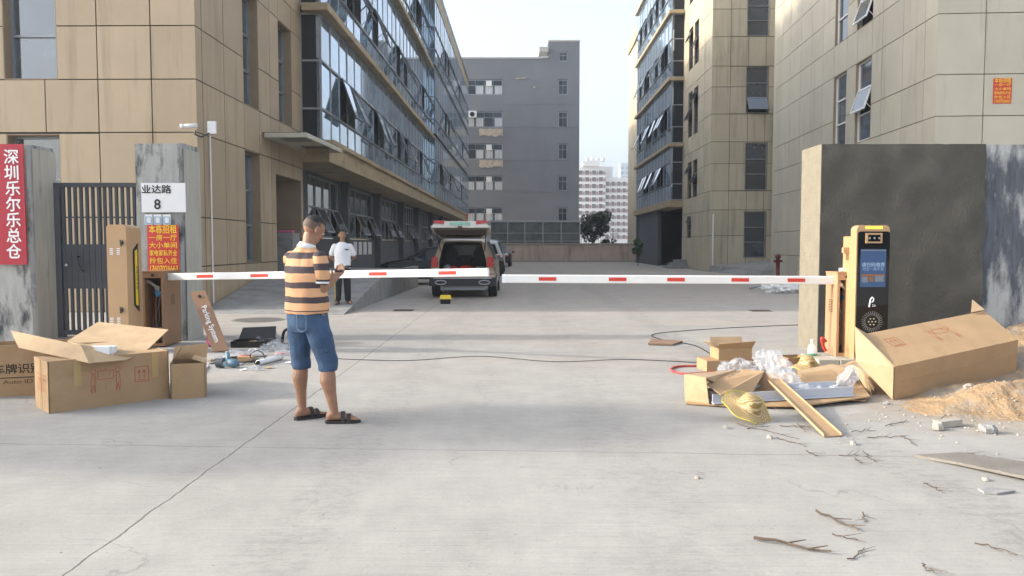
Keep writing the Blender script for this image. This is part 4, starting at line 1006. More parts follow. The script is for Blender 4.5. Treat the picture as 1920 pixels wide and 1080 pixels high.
# small box
A3, B3 = G(320,749), G(386,745); e3 = (B3-A3).normalized(); n3_ = V((-e3.y,e3.x,0)); D3 = A3+n3_*.33
bx3 = thing('cardboard_box', (A3+B3)/2, 'small open cardboard box with its flaps up, right of the large open one', 'box')
carton(bx3, A3, B3, D3, .335)
C3 = B3+n3_*.33; z_ = Zv*.335
MB().sheet([D3+z_,C3+z_,C3+z_+V((.0,.06,.14)),D3+z_+V((0,.06,.12))], .008).build('flap', M_card, bx3)
MB().sheet([A3+z_,D3+z_,D3+z_+V((.10,0,.13)),A3+z_+V((.10,0,.16))], .008).build('flap', M_card2, bx3)
MB().sheet([B3+z_,C3+z_,C3+z_+V((-.12,0,.03)),B3+z_+V((-.13,0,.04))], .008).build('flap', M_card2, bx3)
# ======================= tools and scraps on the ground (left)
def blob_film(c, sx, sy, sz, seed, n=26, name='plastic_film', sharp=.5):
    mb = MB(); c = V(c); nu, nv = n*2, n; vs = []; fs = []
    for i in range(nv+1):
        th = math.pi*i/nv
        for j in range(nu):
            a = 2*math.pi*j/nu; d = V((math.sin(th)*math.cos(a), math.sin(th)*math.sin(a), math.cos(th)))
            k = 1+sharp*abs(noise.noise(d*2.3+V((seed,0,0))))*1.6-.35*sharp+.35*sharp*abs(noise.noise(d*7+V((0,seed,0))))
            p = c+V((d.x*sx*k, d.y*sy*k, d.z*sz*k)); p.z = max(p.z, .006+.003*random.random()) if c.z < .25 else p.z
            vs.append(p)
    for i in range(nv):
        for j in range(nu): fs.append((i*nu+j, (i+1)*nu+j, (i+1)*nu+(j+1)%nu, i*nu+(j+1)%nu))
    mb.add(vs, fs); return mb
def film(c, sx, sy, sz, seed, label, sharp=.6, m=None):
    o = blob_film(c, sx, sy, sz, seed, sharp=sharp).build('plastic_film', m or M_film, smooth=False); return tag(o, label, 'plastic film')
# open black tool case
g0 = G(470,652)
tc = thing('tool_case', g0, 'open black tool case lying on the ground behind the brown door panel', 'tool case')
mb = MB(); O = V((g0.x,g0.y,0)); fr = (O, V((1,.08,0)).normalized(), V((.08,-1,0)).normalized())
mb.fbox(fr,-.28,.24,-.02,.0,.0,.09); mb.fbox(fr,-.28,.24,-.30,-.28,0,.09); mb.fbox(fr,-.28,-.26,-.28,-.02,0,.09); mb.fbox(fr,.22,.24,-.28,-.02,0,.09); mb.fbox(fr,-.28,.24,-.3,0,.0,.012); mb.build('case_body', M_black, tc)
mb = MB(); mb.sheet([O+V((-.27,.30,.09)),O+V((.26,.32,.09)),O+V((.24,.42,.26)),O+V((-.24,.40,.24))], .03); mb.build('case_lid', M_black, tc)
mb = MB()
for k in range(7): a = V((random.uniform(-.22,.15),random.uniform(.06,.24),.05)); mb.tube([O+a, O+a+V((random.uniform(.04,.12),random.uniform(-.04,.04),.01))], random.uniform(.01,.022), 8)
tag(mb.build('hand_tools', [mat('tan_handles',(.45,.30,.16),.5)], tc))
for i, (px, py, sx_, sy_, sz_, sd_, lb) in enumerate(((505,628,.12,.08,.07,51,'white crumpled film standing tallest behind the tool case'),(530,662,.10,.07,.04,57,'small clear film scrap touching the white tube end'),(478,690,.07,.05,.03,63,'tiny clear film scrap in front of the palm-sized carton'),(415,672,.09,.06,.04,69,'clear film scrap tucked under the leaning brown panel'))):
    film(G(px,py,.03), sx_, sy_, sz_, sd_, lb)
for i, (px, py, w_, h_, a_, m_, lb) in enumerate(((546,680,.16,.10,.3,'w','white paper sheet on the concrete just left of the man'),(503,690,.10,.07,-.4,'c','torn brown card piece in front of the white tube'),(456,694,.08,.05,.6,'w','white paper slip right of the power drill'),(398,676,.12,.08,.1,'c','torn brown card piece below the leaning panel'))):
    p_ = G(px,py,.004); d_ = V((math.cos(a_),math.sin(a_),0)); e_ = V((-math.sin(a_),math.cos(a_),0))
    tag(MB().sheet([p_-d_*w_/2-e_*h_/2, p_+d_*w_/2-e_*h_/2+Zv*.01, p_+d_*w_*.45+e_*h_/2+Zv*.02, p_-d_*w_*.4+e_*h_*.4+Zv*.004], .004).build('paper_sheet' if m_ == 'w' else 'card_piece', M_white if m_ == 'w' else M_card), lb, 'paper' if m_ == 'w' else 'cardboard')
# drill with its cord
g0 = G(424,690)
dr = thing('angle_drill', g0, 'blue-grey power drill wrapped in its cord in front of the scraps', 'power tool')
mb = MB(); mb.tube([g0+V((-.02,.03,.06)),g0+V((.10,.0,.055)),g0+V((.16,-.01,.05))],[.045,.05,.03],12); mb.tube([g0+V((.02,.03,.06)),g0+V((-.02,.10,.17))],[.03,.025],10); mb.build('motor_body', mat('teal_grey',(.10,.19,.25),.45), dr, True)
mb = MB()
for k in range(7):
    c = g0+V((-.10+.012*k,.0,.055)); mb.tube([c+V((.01*math.cos(a),.05*math.cos(a),.05*math.sin(a)+.004)) for a in [i*math.pi/6 for i in range(13)]], .006, 5)
mb.build('cord', mat('slate_rubber',(.10,.13,.15),.6), dr, True)
MB().tube([g0+V((.16,-.01,.05)),g0+V((.21,-.02,.05))],.018,10).build('chuck', M_steel, dr, True)
def cable(pts, r, m, label, name='cable', cat='cable', sub=8):
    pts = [V(p) for p in pts]; out = []
    for i in range(len(pts)-1):
        p0, p1, p2, p3 = pts[max(i-1,0)], pts[i], pts[i+1], pts[min(i+2,len(pts)-1)]
        for k in range(sub):
            t = k/sub; out.append(.5*((2*p1)+(p2-p0)*t+(2*p0-5*p1+4*p2-p3)*t*t+(3*p1-p0-3*p2+p3)*t**3))
    out.append(pts[-1]); return tag(MB().tube(out, r, 6).build(name, m, smooth=True), label, cat)
cable([G(392,682,.01)]+[G(430+34*math.cos(a)+k*6, 676+5*math.sin(a)-k*.5, .012+.006*k) for k in range(5) for a in [i*math.pi/3 for i in range(6)]]+[G(500,668,.01)], .008, M_black, 'black cable in loose coils beside the power drill', 'cable_coil')
cable([G(486,690,.01),G(472,674,.05),G(470,664,.12),G(482,657,.17),G(494,664,.12),G(497,680,.02)], .006, M_black, 'thin black wire loop standing up among the scraps')
wt = thing('white_tube', G(505,676), 'white plastic tube lying beside the tool case', 'tube')
MB().tube([G(484,680,.035), G(528,669,.035)], .034, 14).build('tube_body', M_white, wt, True)
MB().tube([G(483.5,680.3,.035), G(484.6,679.9,.035)], .026, 14).build('tube_opening', M_void, wt)
g0 = G(458,680); mb = MB(); mb.box((g0.x-.09,g0.y,0.002),(g0.x+.09,g0.y+.10,.07)); tag(mb.build('small_carton', M_card), 'palm-sized cardboard carton among the scraps left of the white tube', 'box')
film(G(497,640,.04), .20,.16,.09, 3, 'crumpled clear plastic film behind the tool case')
film(G(515,652,.03), .16,.12,.07, 9, 'crumpled clear plastic film just left of the standing man')
film(G(478,662,.03), .13,.07,.05, 15, 'grey plastic film between the tool case and the white tube', m=M_film)
film(G(440,664,.03), .10,.06,.05, 21, 'small scrap of clear film near the coiled cable')
g0 = G(534,644); mb = MB()
for k in range(9): a = math.pi*k/8; 
mb.tube([g0+V((.13*math.cos(a)*.5+.03,.0,.02+.19*math.sin(a)) ) for a in [math.pi*k/10 for k in range(11)]], .022, 8)
tag(mb.build('black_handle', M_black, smooth=True), 'black curved handle standing on the ground just behind the man', 'handle')
g0 = G(398,650); mb = MB(); mb.ell((g0.x,g0.y,.06),.09,.07,.06); mb.ell((g0.x-.05,g0.y+.06,.12),.05,.05,.07)
tag(mb.build('pink_bag', M_pink, smooth=True), 'small pink bag half hidden behind the leaning brown panel', 'bag')
for i, (px, py, l, a, c) in enumerate(((447,668,.16,.2,'red'),(515,663,.28,.1,'red'),(440,675,.1,.8,'blue'))):
    g0 = G(px,py,.014); tag(MB().tube([g0, g0+V((l*math.cos(a),l*math.sin(a),0))], .013, 8).build('hand_tool', M_ramp_r if c == 'red' else M_blue, smooth=True), ['short red tool handle beside the coiled cable','long red tool handle beside the white tube','blue tool handle beside the power drill'][i], 'tool')
cable([G(390,686,.01),G(378,700,.01),G(360,760,.01)][:2]+[G(388,684,.01)], .012, M_white, 'short white cable end beside the small open box')

# ======================= right: box on sand, carton heap
T0, T1, T2, T3 = W(1624.7,625.6,7.75), W(1847,580,8.35), W(1909,637,7.85), W(1677.5,687.6,7.2)
T1 = T0+(T2-T3)
Bf, Br = W(1676,749.6,7.24), W(1905,700,7.88)
dn = Bf-T3
bx4 = thing('cardboard_box', (Bf+Br)/2, 'long closed cardboard box tilted on the sand heap at the right', 'box')
mb = MB(); b0, b1_, b2_, b3_ = T0+dn*.95, T1+(Br-T2), Br, Bf
mb.hexa([b3_,b2_,b1_,b0,T3,T2,T1,T0]); mb.build('carton_body', M_card, bx4)
eU = (T2-T3).normalized(); eV = (T0-T3).normalized(); eN = eU.cross(eV).normalized(); eN = eN if eN.z > 0 else -eN; eVp = eN.cross(eU).normalized()
if eVp.dot(eV) < 0: eVp = -eVp
lm = (T2-T3).length
MB().sheet([T3+eU*.02+eN*.004+(b3_-T3)*.45, T2+eN*.004+(b2_-T2)*.45, T2+eN*.004+(b2_-T2)*.5, T3+eU*.02+(b3_-T3)*.5], .006).build('strap_crease', M_card, bx4)
ot = T3-T0
MB().sheet([T0, T3, T3+dn*.05+eU*-.01+V((-.0,0,0)), W(1603,613,7.72)], .008).build('flap', M_card2, bx4)
MB().sheet([W(1603,613,7.72), T3-eU*.012, Bf-eU*.012, W(1605,677,7.5)], .008).build('end_flap', M_card2, bx4)
MB().sheet([W(1846,581,8.33), W(1823,562,8.45), W(1821,586,8.3)], .008).build('flap', M_card2, bx4)
mr_ = MB(); up_marks(mr_, T3+eU*.30+eVp*.28, eU, eVp, eN, .15, .14); carry_marks(mr_, T3+eU*.86+eVp*.22, eU, eVp, eN, .34, .22)
en_ = (b3_-T3).normalized(); em = -eU
P_ = T3-eU*.02; mr_.build('printed_marks', M_redink, bx4)
tb = MB()
for k in (.03, .97): tb.sheet([T3+eU*lm*k+eN*.002-eU*.02, T3+eU*lm*k+eN*.002+eU*.02, T3+eU*lm*k+eN*.002+eU*.02+eVp*.05, T3+eU*lm*k+eN*.002-eU*.02+eVp*.05], .002)
tb.sheet([T3+eVp*.26+eN*.002, T3+eVp*.30+eN*.002, T3+eVp*.30+eU*.16+eN*.002, T3+eVp*.26+eU*.16+eN*.002], .002)
tb.build('tape', M_tape, bx4)

# sand heap as an uneven sheet
M_sand = mat('sand', (.34,.225,.12), .95, var=.28, vscale=4, bump=.9, bscale=30, streak=((.27,.235,.19), .46, .62, (1.6,2.2,2)), detail=9)
def sand_h(x, y):
    h = 0
    for (cx, cy, rx, ry, a) in ((4.95,8.55,1.5,.75,.30),(5.0,7.0,1.1,.50,.20),(4.25,6.78,.62,.34,.12),(6.2,7.3,1.2,1.0,.34),(5.5,6.5,.5,.28,.10),(6.6,9.2,1.3,.8,.62),(4.1,8.0,.55,.6,.12),(4.75,6.45,.3,.16,.05)):
        d = ((x-cx)/rx)**2+((y-cy)/ry)**2
        h += a*math.exp(-d*1.3)
    n = noise.fractal(V((x*2.2,y*2.2,4)), 1.0, 2.0, 5)*.05+abs(noise.noise(V((x*6,y*6,1))))*.035+noise.noise(V((x*18,y*18,3)))*.012
    return h-.035+n*min(1, h*8)
mb = MB(); nx, ny = 190, 150; xs = [3.4+4.4*i/nx for i in range(nx+1)]; ys = [5.8+4.4*j/ny for j in range(ny+1)]
vs = [V((x,y,min(sand_h(x,y), 9 if y < 10.3 else 9))) for x in xs for y in ys]; fs = []
for i in range(nx):
    for j in range(ny):
        q4 = (i*(ny+1)+j, (i+1)*(ny+1)+j, (i+1)*(ny+1)+j+1, i*(ny+1)+j+1)
        if max(vs[k].z for k in q4) > -.002: fs.append(q4)
mb.add(vs, fs); tag(mb.build('sand_heap', M_sand, smooth=True, origin=(5.5,7.5,0)), 'uneven heap of orange and grey sand at the right edge', 'sand heap', kind='stuff')

# carton heap: tray of a long opened carton with steel tray inside
hp = thing('opened_carton', G(1450,760), 'flattened open cardboard carton with torn flaps, in front of the plinth', 'box')
c_a, c_b, c_c = G(1284,757), G(1480,764), G(1628,745)
lf = [W(1283,702,7.15), W(1324,709,6.95), W(1330,760,6.95), W(1285,757,7.15)]
for p in lf[2:]: p.z = .006
MB().sheet(lf, .01).build('end_flap', M_card2, hp)
MB().sheet([W(1283,702,7.15), W(1380,694,7.9), W(1352,722,7.25), W(1324,709,6.95)], .008).build('flap', M_card2, hp)
MB().sheet([W(1324,720,7.05), W(1352,741,6.85), W(1408,741,7.0), W(1434,696,7.4), W(1390,693,7.6)], .008).build('torn_flap', M_card, hp)
MB().sheet([W(1434,696,7.4), W(1411,737,7.3), W(1458,741,7.2), W(1440,705,7.35)], .008).build('torn_flap', mat('cardboard_dark',(.28,.18,.10),.85), hp)
base = [G(1286,757,.012), G(1380,762,.02), G(1500,762,.03), G(1632,744,.05), G(1600,700,.05), G(1340,702,.02)]
MB().sheet(base, .012).build('carton_base', M_card, hp)
MB().sheet([W(1634,744,7.45), W(1606,700,7.9), W(1600,684,8.0), W(1612,690,7.8), W(1630,715,7.5)], .01).build('side_flap', M_card2, hp)
MB().sheet([W(1490,696,8.2), W(1560,683,8.5), W(1600,694,8.1), W(1590,712,7.7), W(1530,731,7.5), W(1500,722,7.7)], .008).build('torn_flap', M_card2, hp)
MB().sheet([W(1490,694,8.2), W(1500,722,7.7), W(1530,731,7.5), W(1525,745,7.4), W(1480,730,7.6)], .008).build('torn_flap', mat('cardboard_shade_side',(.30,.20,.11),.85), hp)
ct = W(1368,706,7.35); dd = (W(1384,696,7.5)-W(1352,713,7.2)).normalized()
lettering(hp, '车牌识别', .07, W(1374,704,7.25)+V((0,-.05,.02)), dd, (W(1366,700,7.4)-W(1372,716,7.1)).normalized(), M_blackink)
tr = thing('metal_tray', G(1500,757), 'long white metal tray lying in the opened carton', 'tray')
mb = MB(); o_ = [G(1336,757,.03), G(1600,742,.06)]; d = (o_[1]-o_[0]).normalized(); s_ = V((-d.y,d.x,0)).normalized(); L = (o_[1]-o_[0]).length
a = o_[0]+Zv*0; 
def tb_(u0,u1,v0,v1,w0,w1,mb=mb): mb.hexa([a+d*u+s_*v+Zv*w for w in (w0,w1) for u, v in ((u0,v0),(u1,v0),(u1,v1),(u0,v1))])
tb_(0,L,0,.012,0,.085); tb_(0,L,.30,.312,0,.085); tb_(0,L,.012,.30,0,.01); tb_(0,L,-.03,0,0.0,.008)
mb.build('tray_body', mat('white_steel',(.45,.48,.53),.35,var=.03), tr)
MB().hexa([a+d*u+s_*v+Zv*w for w in (.011,.07) for u, v in ((0.05,.03),(.45,.03),(.45,.28),(.05,.28))]).build('black_unit', M_bgl, tr)
# strip of folded card leaning out of the heap
pa, pb_ = W(1442,715,7.3), G(1577,818,.006); pa2, pb2 = W(1462,722,7.3), G(1541,819,.006)
sp_ = thing('cardboard_strip', (pb_+pb2)/2, 'long folded cardboard strip leaning from the carton heap onto the concrete', 'strip')
pa = W(1438,713,7.35); pb0 = G(1545,819,.008); wv = G(1578,817,.008)-pb0
mb = MB(); mb.sheet([pa, pb0, pb0+wv, pa+wv*.85], .008); mb.build('strip_face', M_card, sp_)
mb = MB()
for o1, o2 in ((pa, pb0), (pa+wv*.85, pb0+wv)): mb.sheet([o1, o2, o2+V((0,0,.022)), o1+V((0,0,.022))], .006)
mb.build('folded_edge', M_card2, sp_)
# stacked boxes behind
A4 = G(1346,694,0); e4 = V((1,.12,0)).normalized(); n4 = V((-e4.y,e4.x,0))
A4 = G(1326,698); bx5 = thing('cardboard_box', A4+e4*.25, 'low cardboard box under the small open one, behind the carton heap', 'box')
carton(bx5, A4, A4+e4*.58, A4+n4*.35, .13, top=True)
A5 = A4+e4*.16+n4*.06+Zv*.132; bx6 = thing('cardboard_box', A5+e4*.2, 'small open cardboard box on top of the low one, behind the plastic film', 'box')
mb = MB(); hh = .13
Aq, Bq, Cq, Dq = A5, A5+e4*.40, A5+e4*.40+n4*.26, A5+n4*.26
for p, q_ in ((Aq,Bq),(Bq,Cq),(Cq,Dq),(Dq,Aq)): mb.sheet([p,q_,q_+Zv*hh,p+Zv*hh], .008)
mb.build('carton_body', M_card, bx6)
MB().sheet([Aq+Zv*hh, Bq+Zv*hh, Bq+Zv*(hh+.09)+V((.03,-.05,0)), Aq+Zv*(hh+.06)+V((-.02,-.05,0))], .006).build('flap', M_card, bx6)
MB().sheet([Aq+Zv*hh, Dq+Zv*hh, Dq+Zv*(hh+.07)+V((-.10,0,0)), Aq+Zv*(hh+.08)+V((-.12,0,0))], .006).build('flap', M_card2, bx6)
MB().sheet([Dq+Zv*hh, Cq+Zv*hh, Cq+Zv*(hh+.10)+V((0,.05,0)), Dq+Zv*(hh+.1)+V((0,.05,0))], .006).build('flap', M_card2, bx6)
# plastic films over the heap
film(W(1385,695,8.0), .17,.13,.10, 31, 'bunched clear plastic film left of the long film, behind the torn flap')
def film_tube(pts, rad, seed, label):
    pts = [V(p) for p in pts]; out = []; rr = []
    for i in range(len(pts)-1):
        for k in range(9): t = k/9; out.append(pts[i].lerp(pts[i+1], t)); rr.append(rad[i]*(1-t)+rad[i+1]*t)
    out.append(pts[-1]); rr.append(rad[-1])
    mb = MB(); seg = 26; rings = []
    for i, p in enumerate(out):
        d = (out[min(i+1,len(out)-1)]-out[max(i-1,0)]).normalized(); x = d.cross(V((0,.5,.9))).normalized(); y = d.cross(x)
        ring = []
        for k in range(seg):
            a = 2*math.pi*k/seg; v = V((math.cos(a)*1.3, math.sin(a)*1.3, i*.16+seed)); m_ = .62+.8*abs(noise.noise(v*1.4))+.45*abs(noise.noise(v*3.5))
            ring.append(p+(x*math.cos(a)+y*math.sin(a)*.75)*rr[i]*m_)
        rings.append(ring)
    mb.loft(rings); return tag(mb.build('plastic_film', M_film), label, 'plastic film')
film_tube([W(1432,672,7.9), W(1452,680,7.7), W(1478,712,7.45), W(1505,735,7.3), W(1545,744,7.25), W(1575,732,7.3), W(1592,705,7.5), W(1596,690,7.6)], [.13,.15,.11,.10,.09,.09,.09,.05], 5, 'long crumpled clear plastic film draped across the carton heap')
A7 = G(1478,706); A7.z = .10
bx7 = thing('cardboard_box', A7, 'small dark open cardboard box between the long film and the second straw hat', 'box')
mb = MB(); e7 = V((1,.25,0)).normalized(); n7 = V((-.25,1,0)).normalized()
for p, q_ in ((A7,A7+e7*.24),(A7+e7*.24,A7+e7*.24+n7*.2),(A7+e7*.24+n7*.2,A7+n7*.2),(A7+n7*.2,A7)): mb.sheet([p,q_,q_+Zv*.11+(q_-A7)*.08,p+Zv*.11+(p-A7)*.08], .007)
mb.build('carton_body', mat('cardboard_brown',(.25,.155,.085),.85,var=.15), bx7)
for i, (q4, lb) in enumerate((([W(1500,700,8.0),W(1560,694,8.1),W(1580,716,7.7),W(1520,722,7.6)],'flat torn card sheet on the steel tray at the right of the heap'),([W(1360,744,6.95),W(1420,752,6.9),W(1440,735,7.2),W(1385,728,7.3)],'bent card sheet under the torn flap at the left of the heap'),([W(1590,726,7.45),W(1628,741,7.25),W(1622,752,7.1),W(1570,750,7.15)],'curled card sheet at the right end of the heap'))):
    tag(MB().sheet(q4, .008).build('card_sheet', M_card if i != 1 else M_card2), lb, 'cardboard')
# straw hats
def straw_mat():
    m = bpy.data.materials.new('straw'); m.use_nodes = True; nt = m.node_tree; N = nt.nodes; L = nt.links; b = N['Principled BSDF']; b.inputs['Roughness'].default_value = .7
    tc_ = N.new('ShaderNodeTexCoord'); wv_ = N.new('ShaderNodeTexWave'); wv_.wave_type = 'RINGS'; wv_.rings_direction = 'Z'; wv_.inputs['Scale'].default_value = 26; wv_.inputs['Distortion'].default_value = 2.5; wv_.inputs['Detail'].default_value = 3
    nz = N.new('ShaderNodeTexNoise'); nz.inputs['Scale'].default_value = 70; nz.inputs['Detail'].default_value = 4
    L.new(tc_.outputs['Object'], wv_.inputs[0]); L.new(tc_.outputs['Object'], nz.inputs[0])
    mu = N.new('ShaderNodeMath'); mu.operation = 'MULTIPLY'; L.new(wv_.outputs['Fac'], mu.inputs[0]); L.new(nz.outputs['Fac'], mu.inputs[1])
    cr = N.new('ShaderNodeValToRGB'); cr.color_ramp.elements[0].color = (.28,.17,.05,1); cr.color_ramp.elements[0].position = .12; cr.color_ramp.elements[1].color = (.58,.45,.24,1); cr.color_ramp.elements[1].position = .42
    L.new(mu.outputs[0], cr.inputs[0]); L.new(cr.outputs[0], b.inputs['Base Color'])
    bp = N.new('ShaderNodeBump'); bp.inputs['Strength'].default_value = .8; bp.inputs['Distance'].default_value = .004; L.new(mu.outputs[0], bp.inputs['Height']); L.new(bp.outputs[0], b.inputs['Normal']); return m
M_straw = straw_mat()
def hat(c, nrm, rad, label, warp=.05, roll=0, stretch=1.0):
    c = V(c); t = thing('straw_hat', c, label, 'hat'); nrm = V(nrm).normalized()
    Q = nrm.to_track_quat('Z', 'Y').to_matrix() @ Matrix.Rotation(roll, 3, 'Z')
    prof = [(0,.105),(.02,.104),(.045,.098),(.068,.082),(.08,.06),(.088,.03),(.095,.01),(.11,.0),(.14,-.006),(.17,-.012),(.2,-.02)]
    k_ = rad/.2; seg = 40; vs = []; fs = []
    rim = []
    for i, (r, z) in enumerate(prof):
        for j in range(seg):
            a = 2*math.pi*j/seg; zz_ = z*k_; wfac = max(0,(r-.09)/.11)
            zz_ += warp*math.cos(2*a)*wfac**1.5+.012*math.sin(5*a+i*.3)*wfac
            p = c+Q@V((r*k_*math.cos(a)*stretch, r*k_*math.sin(a), zz_)); vs.append(p)
            if i == len(prof)-1: rim.append(p)
    for i in range(len(prof)-1):
        for j in range(seg): fs.append((i*seg+j, (i+1)*seg+j, (i+1)*seg+(j+1)%seg, i*seg+(j+1)%seg))
    mb = MB(); mb.add(vs, fs); o = mb.build('hat_body', M_straw, t, True)
    MB().tube(rim+[rim[0]], .0045, 6, cap=False).build('brim_edge', mat('yellow_binding',(.58,.50,.05),.6), t, True)
    return t
hat(W(1404,762,6.40), (.30,-.44,.85), .215, 'straw hat with yellow edge leaning against the front of the carton heap', .022, .6, 1.04)
hat(W(1513,683,8.55), (.10,-.30,1), .20, 'straw hat with yellow edge lying behind the heap beside the water bottle', .035, 1.0)
g0 = G(1519,672); bo = thing('water_bottle', g0, 'clear plastic water bottle standing by the end of the dark wall', 'bottle')
g0 = G(1522,684); k = g0; bo.location = g0
mb = MB(); mb.tube([g0+Zv*z for z in (.0,.015,.13,.15,.21,.245,.26,.285)], [.045,.055,.055,.052,.055,.036,.018,.018], 16); mb.build('bottle_body', mat('clear_plastic',(.80,.84,.86),.08,var=.05,alpha=.38), bo, True)
MB().tube([g0+Zv*z for z in (.285,.31)], .021, 12).build('bottle_cap', M_white, bo); MB().tube([g0+Zv*z for z in (.06,.14)], 0.0565, 16, cap=False).build('bottle_label', mat('green_label',(.05,.25,.14),.5), bo)
cable([G(1340,697,.012),G(1285,701,.012),G(1259,694,.012),G(1272,687,.012),G(1330,686,.012)], .014, mat('red_hose',(.45,.06,.05),.5), 'loop of red hose lying left of the carton heap', 'hose', 'hose')
g0 = G(1545,646,.25)
cable([W(1548,640,9.25),W(1541,634,9.2),W(1544,650,9.2),W(1549,658,9.2)], .02, M_ramp_r, 'red plastic piece hanging at the left side of the right barrier cabinet', 'red_clamp', 'clamp')
# long thin cables
cable([G(620,672,.008),G(760,676,.008),G(900,668,.008),G(1040,678,.008),G(1180,674,.008),G(1340,682,.008)], .0045, M_black, 'long thin black cable lying across the entrance under the arms')
cable([G(1500,609,.008),G(1380,614,.008),G(1260,622,.008),G(1222,628,.008),G(1240,636,.008),G(1300,647,.008),G(1330,662,.008),G(1350,672,.008)], .006, M_black, 'black cable curving from the dark wall to the carton heap')
mb = MB(); g0 = G(1245,637); mb.sheet([G(1222,636,.02),G(1280,640,.02),G(1262,646,.02),G(1215,645,.02)], .02)
tag(mb.build('wooden_board', mat('old_board',(.24,.15,.10),.85,var=.2)), 'flat brown board lying on the concrete behind the heap', 'board')
# drain grates and manhole
def grate(px, py, w_, d_, label):
    g0 = G(px, py); t = thing('drain_grate', g0, label, 'drain grate'); mb = MB()
    mb.box((g0.x-w_/2,g0.y-d_/2,.003),(g0.x+w_/2,g0.y+d_/2,.006)); mb.build('pit', M_void, t); mb = MB(); n = int(w_/.05)
    for k in range(n+1): x = g0.x-w_/2+w_*k/n; mb.box((x-.008,g0.y-d_/2,.0065),(x+.008,g0.y+d_/2,.014))
    mb.build('bars', mat('rusty_iron',(.10,.075,.06),.8), t)
grate(757,582,.42,.34,'small dark drain grate in the concrete near the ramp wall'); grate(1425,583,.42,.34,'small dark drain grate in the concrete in front of the beige building')
g0 = G(484,600); mh = thing('manhole_cover', g0, 'round dark manhole cover in the concrete behind the tool case', 'manhole cover')
MB().tube([g0+Zv*.003, g0+Zv*.012], .44, 36).build('cover', mat('cast_iron',(.13,.12,.11),.8,var=.3,bump=.5), mh); MB().tube([g0+Zv*.002, g0+Zv*.008], .50, 36).build('rim', mat('worn_ring',(.22,.21,.19),.8), mh)
# hydrant, utility box, scrap pipes by the right building
g0 = G(1458,521); hy = thing('fire_hydrant', g0, 'red fire hydrant standing at the left corner of the pale building', 'hydrant')
mb = MB(); mb.tube([g0+Zv*z for z in (0,.05,.06,.88,.9,1.0,1.05,1.08)], [.16,.16,.085,.085,.13,.12,.08,.03], 12); mb.build('barrel', mat('hydrant_red',(.14,.018,.022),.45), hy, True)
M_hyd = mat('hydrant_red2',(.17,.02,.024),.45)
for s_ in (-1,1): MB().tube([g0+V((s_*.07,0,.75)), g0+V((s_*.16,0,.75)), g0+V((s_*.18,0,.75))], [.05,.05,.07], 10).build('outlet', M_hyd, hy, True)
g0 = G(1473,512); tag(MB().box((g0.x-.35,g0.y,0),(g0.x+.35,g0.y+.4,1.0)).box((g0.x-.38,g0.y-.02,1.0),(g0.x+.38,g0.y+.42,1.05)).build('utility_cabinet', mat('grey_green',(.13,.16,.15),.6)), 'grey-green utility cabinet behind the red hydrant', 'cabinet')
for i in range(7):
    g0 = G(1405+i*13, 541-(i % 3)*2, .05); a = random.uniform(-.4,.4)
    tag(MB().tube([g0, g0+V((math.cos(a)*.9, math.sin(a)*.9, random.uniform(0,.25)))], .035, 8).build('scrap_pipe', M_white if i % 3 else M_alu, smooth=True), ('leftmost','second','third','fourth','fifth','sixth','rightmost')[i]+' pipe from the left in the scrap pile behind the dark wall', 'pipe', 'scrap pipes behind the dark wall')
film(G(1465,540,.15), .5,.3,.2, 44, 'pale plastic sheet on the scrap pipe pile behind the dark wall', m=M_white)

# twigs, stones, rubble
M_twig = mat('dry_twig', (.10,.07,.05), .9, var=.3)
def twig(p0, p1, r=.008, label=None, fork=True):
    p0, p1 = V(p0), V(p1); mb = MB(); pts = []; n = 7; d = (p1-p0); s_ = V((-d.y,d.x,0)).normalized()
    for k in range(n+1):
        t = k/n; pts.append(p0+d*t+s_*random.uniform(-.012,.012)+Zv*(r+random.uniform(0,.012)))
    mb.tube(pts, [r*(1-.5*k/n) for k in range(n+1)], 6)
    if fork:
        for k in (3,5): mb.tube([pts[k], pts[k]+d.normalized()*.08+s_*random.choice((-1,1))*.05+Zv*.015], [r*.5,r*.25], 5)
    return tag(mb.build('dry_twig', M_twig), label, 'twig', 'dry twigs on the concrete')
TWL = ['short twig directly below the forked twig, lower right concrete', 'dark bent twig left of the tyre scuffs, near the bottom right', 'slim twig high on the right, left of the flat slate chip', 'thin twig closest to the lower right corner', 'twig cut by the bottom edge, lower right', 'tiny hooked twig above the dark bent twig', 'long thin twig left of the leaning cardboard strip', 'brown twig just left of the foot of the cardboard strip', 'dark twig above the white pebble, left of the cardboard strip', 'small twig below the foot of the cardboard strip, leftmost on the joint', 'flat dark splinter below and right of the cardboard strip', 'small forked twig just under the flat dark splinter', 'short twig touching the right side of the cardboard strip foot', 'crooked dark twig beside the cardboard strip, left side', 'brown twig at the foot of the sand in front of the brick piece', 'tiny upright-looking twig left of the broken slab', 'short dark twig in front of the leaning straw hat', 'twig lying just above the broken slab at the right edge', 'short twig between the sand edge and the broken slab', 'twig on the sand edge right of the carton heap', 'twig on the sand below the tilted box']
twig(G(1414,1013), G(1558,1041), .009, 'longest dry twig, alone on the concrete near the bottom right')
twig(G(1532,963), G(1610,998), .007, 'forked dry twig above the longest one at the lower right')
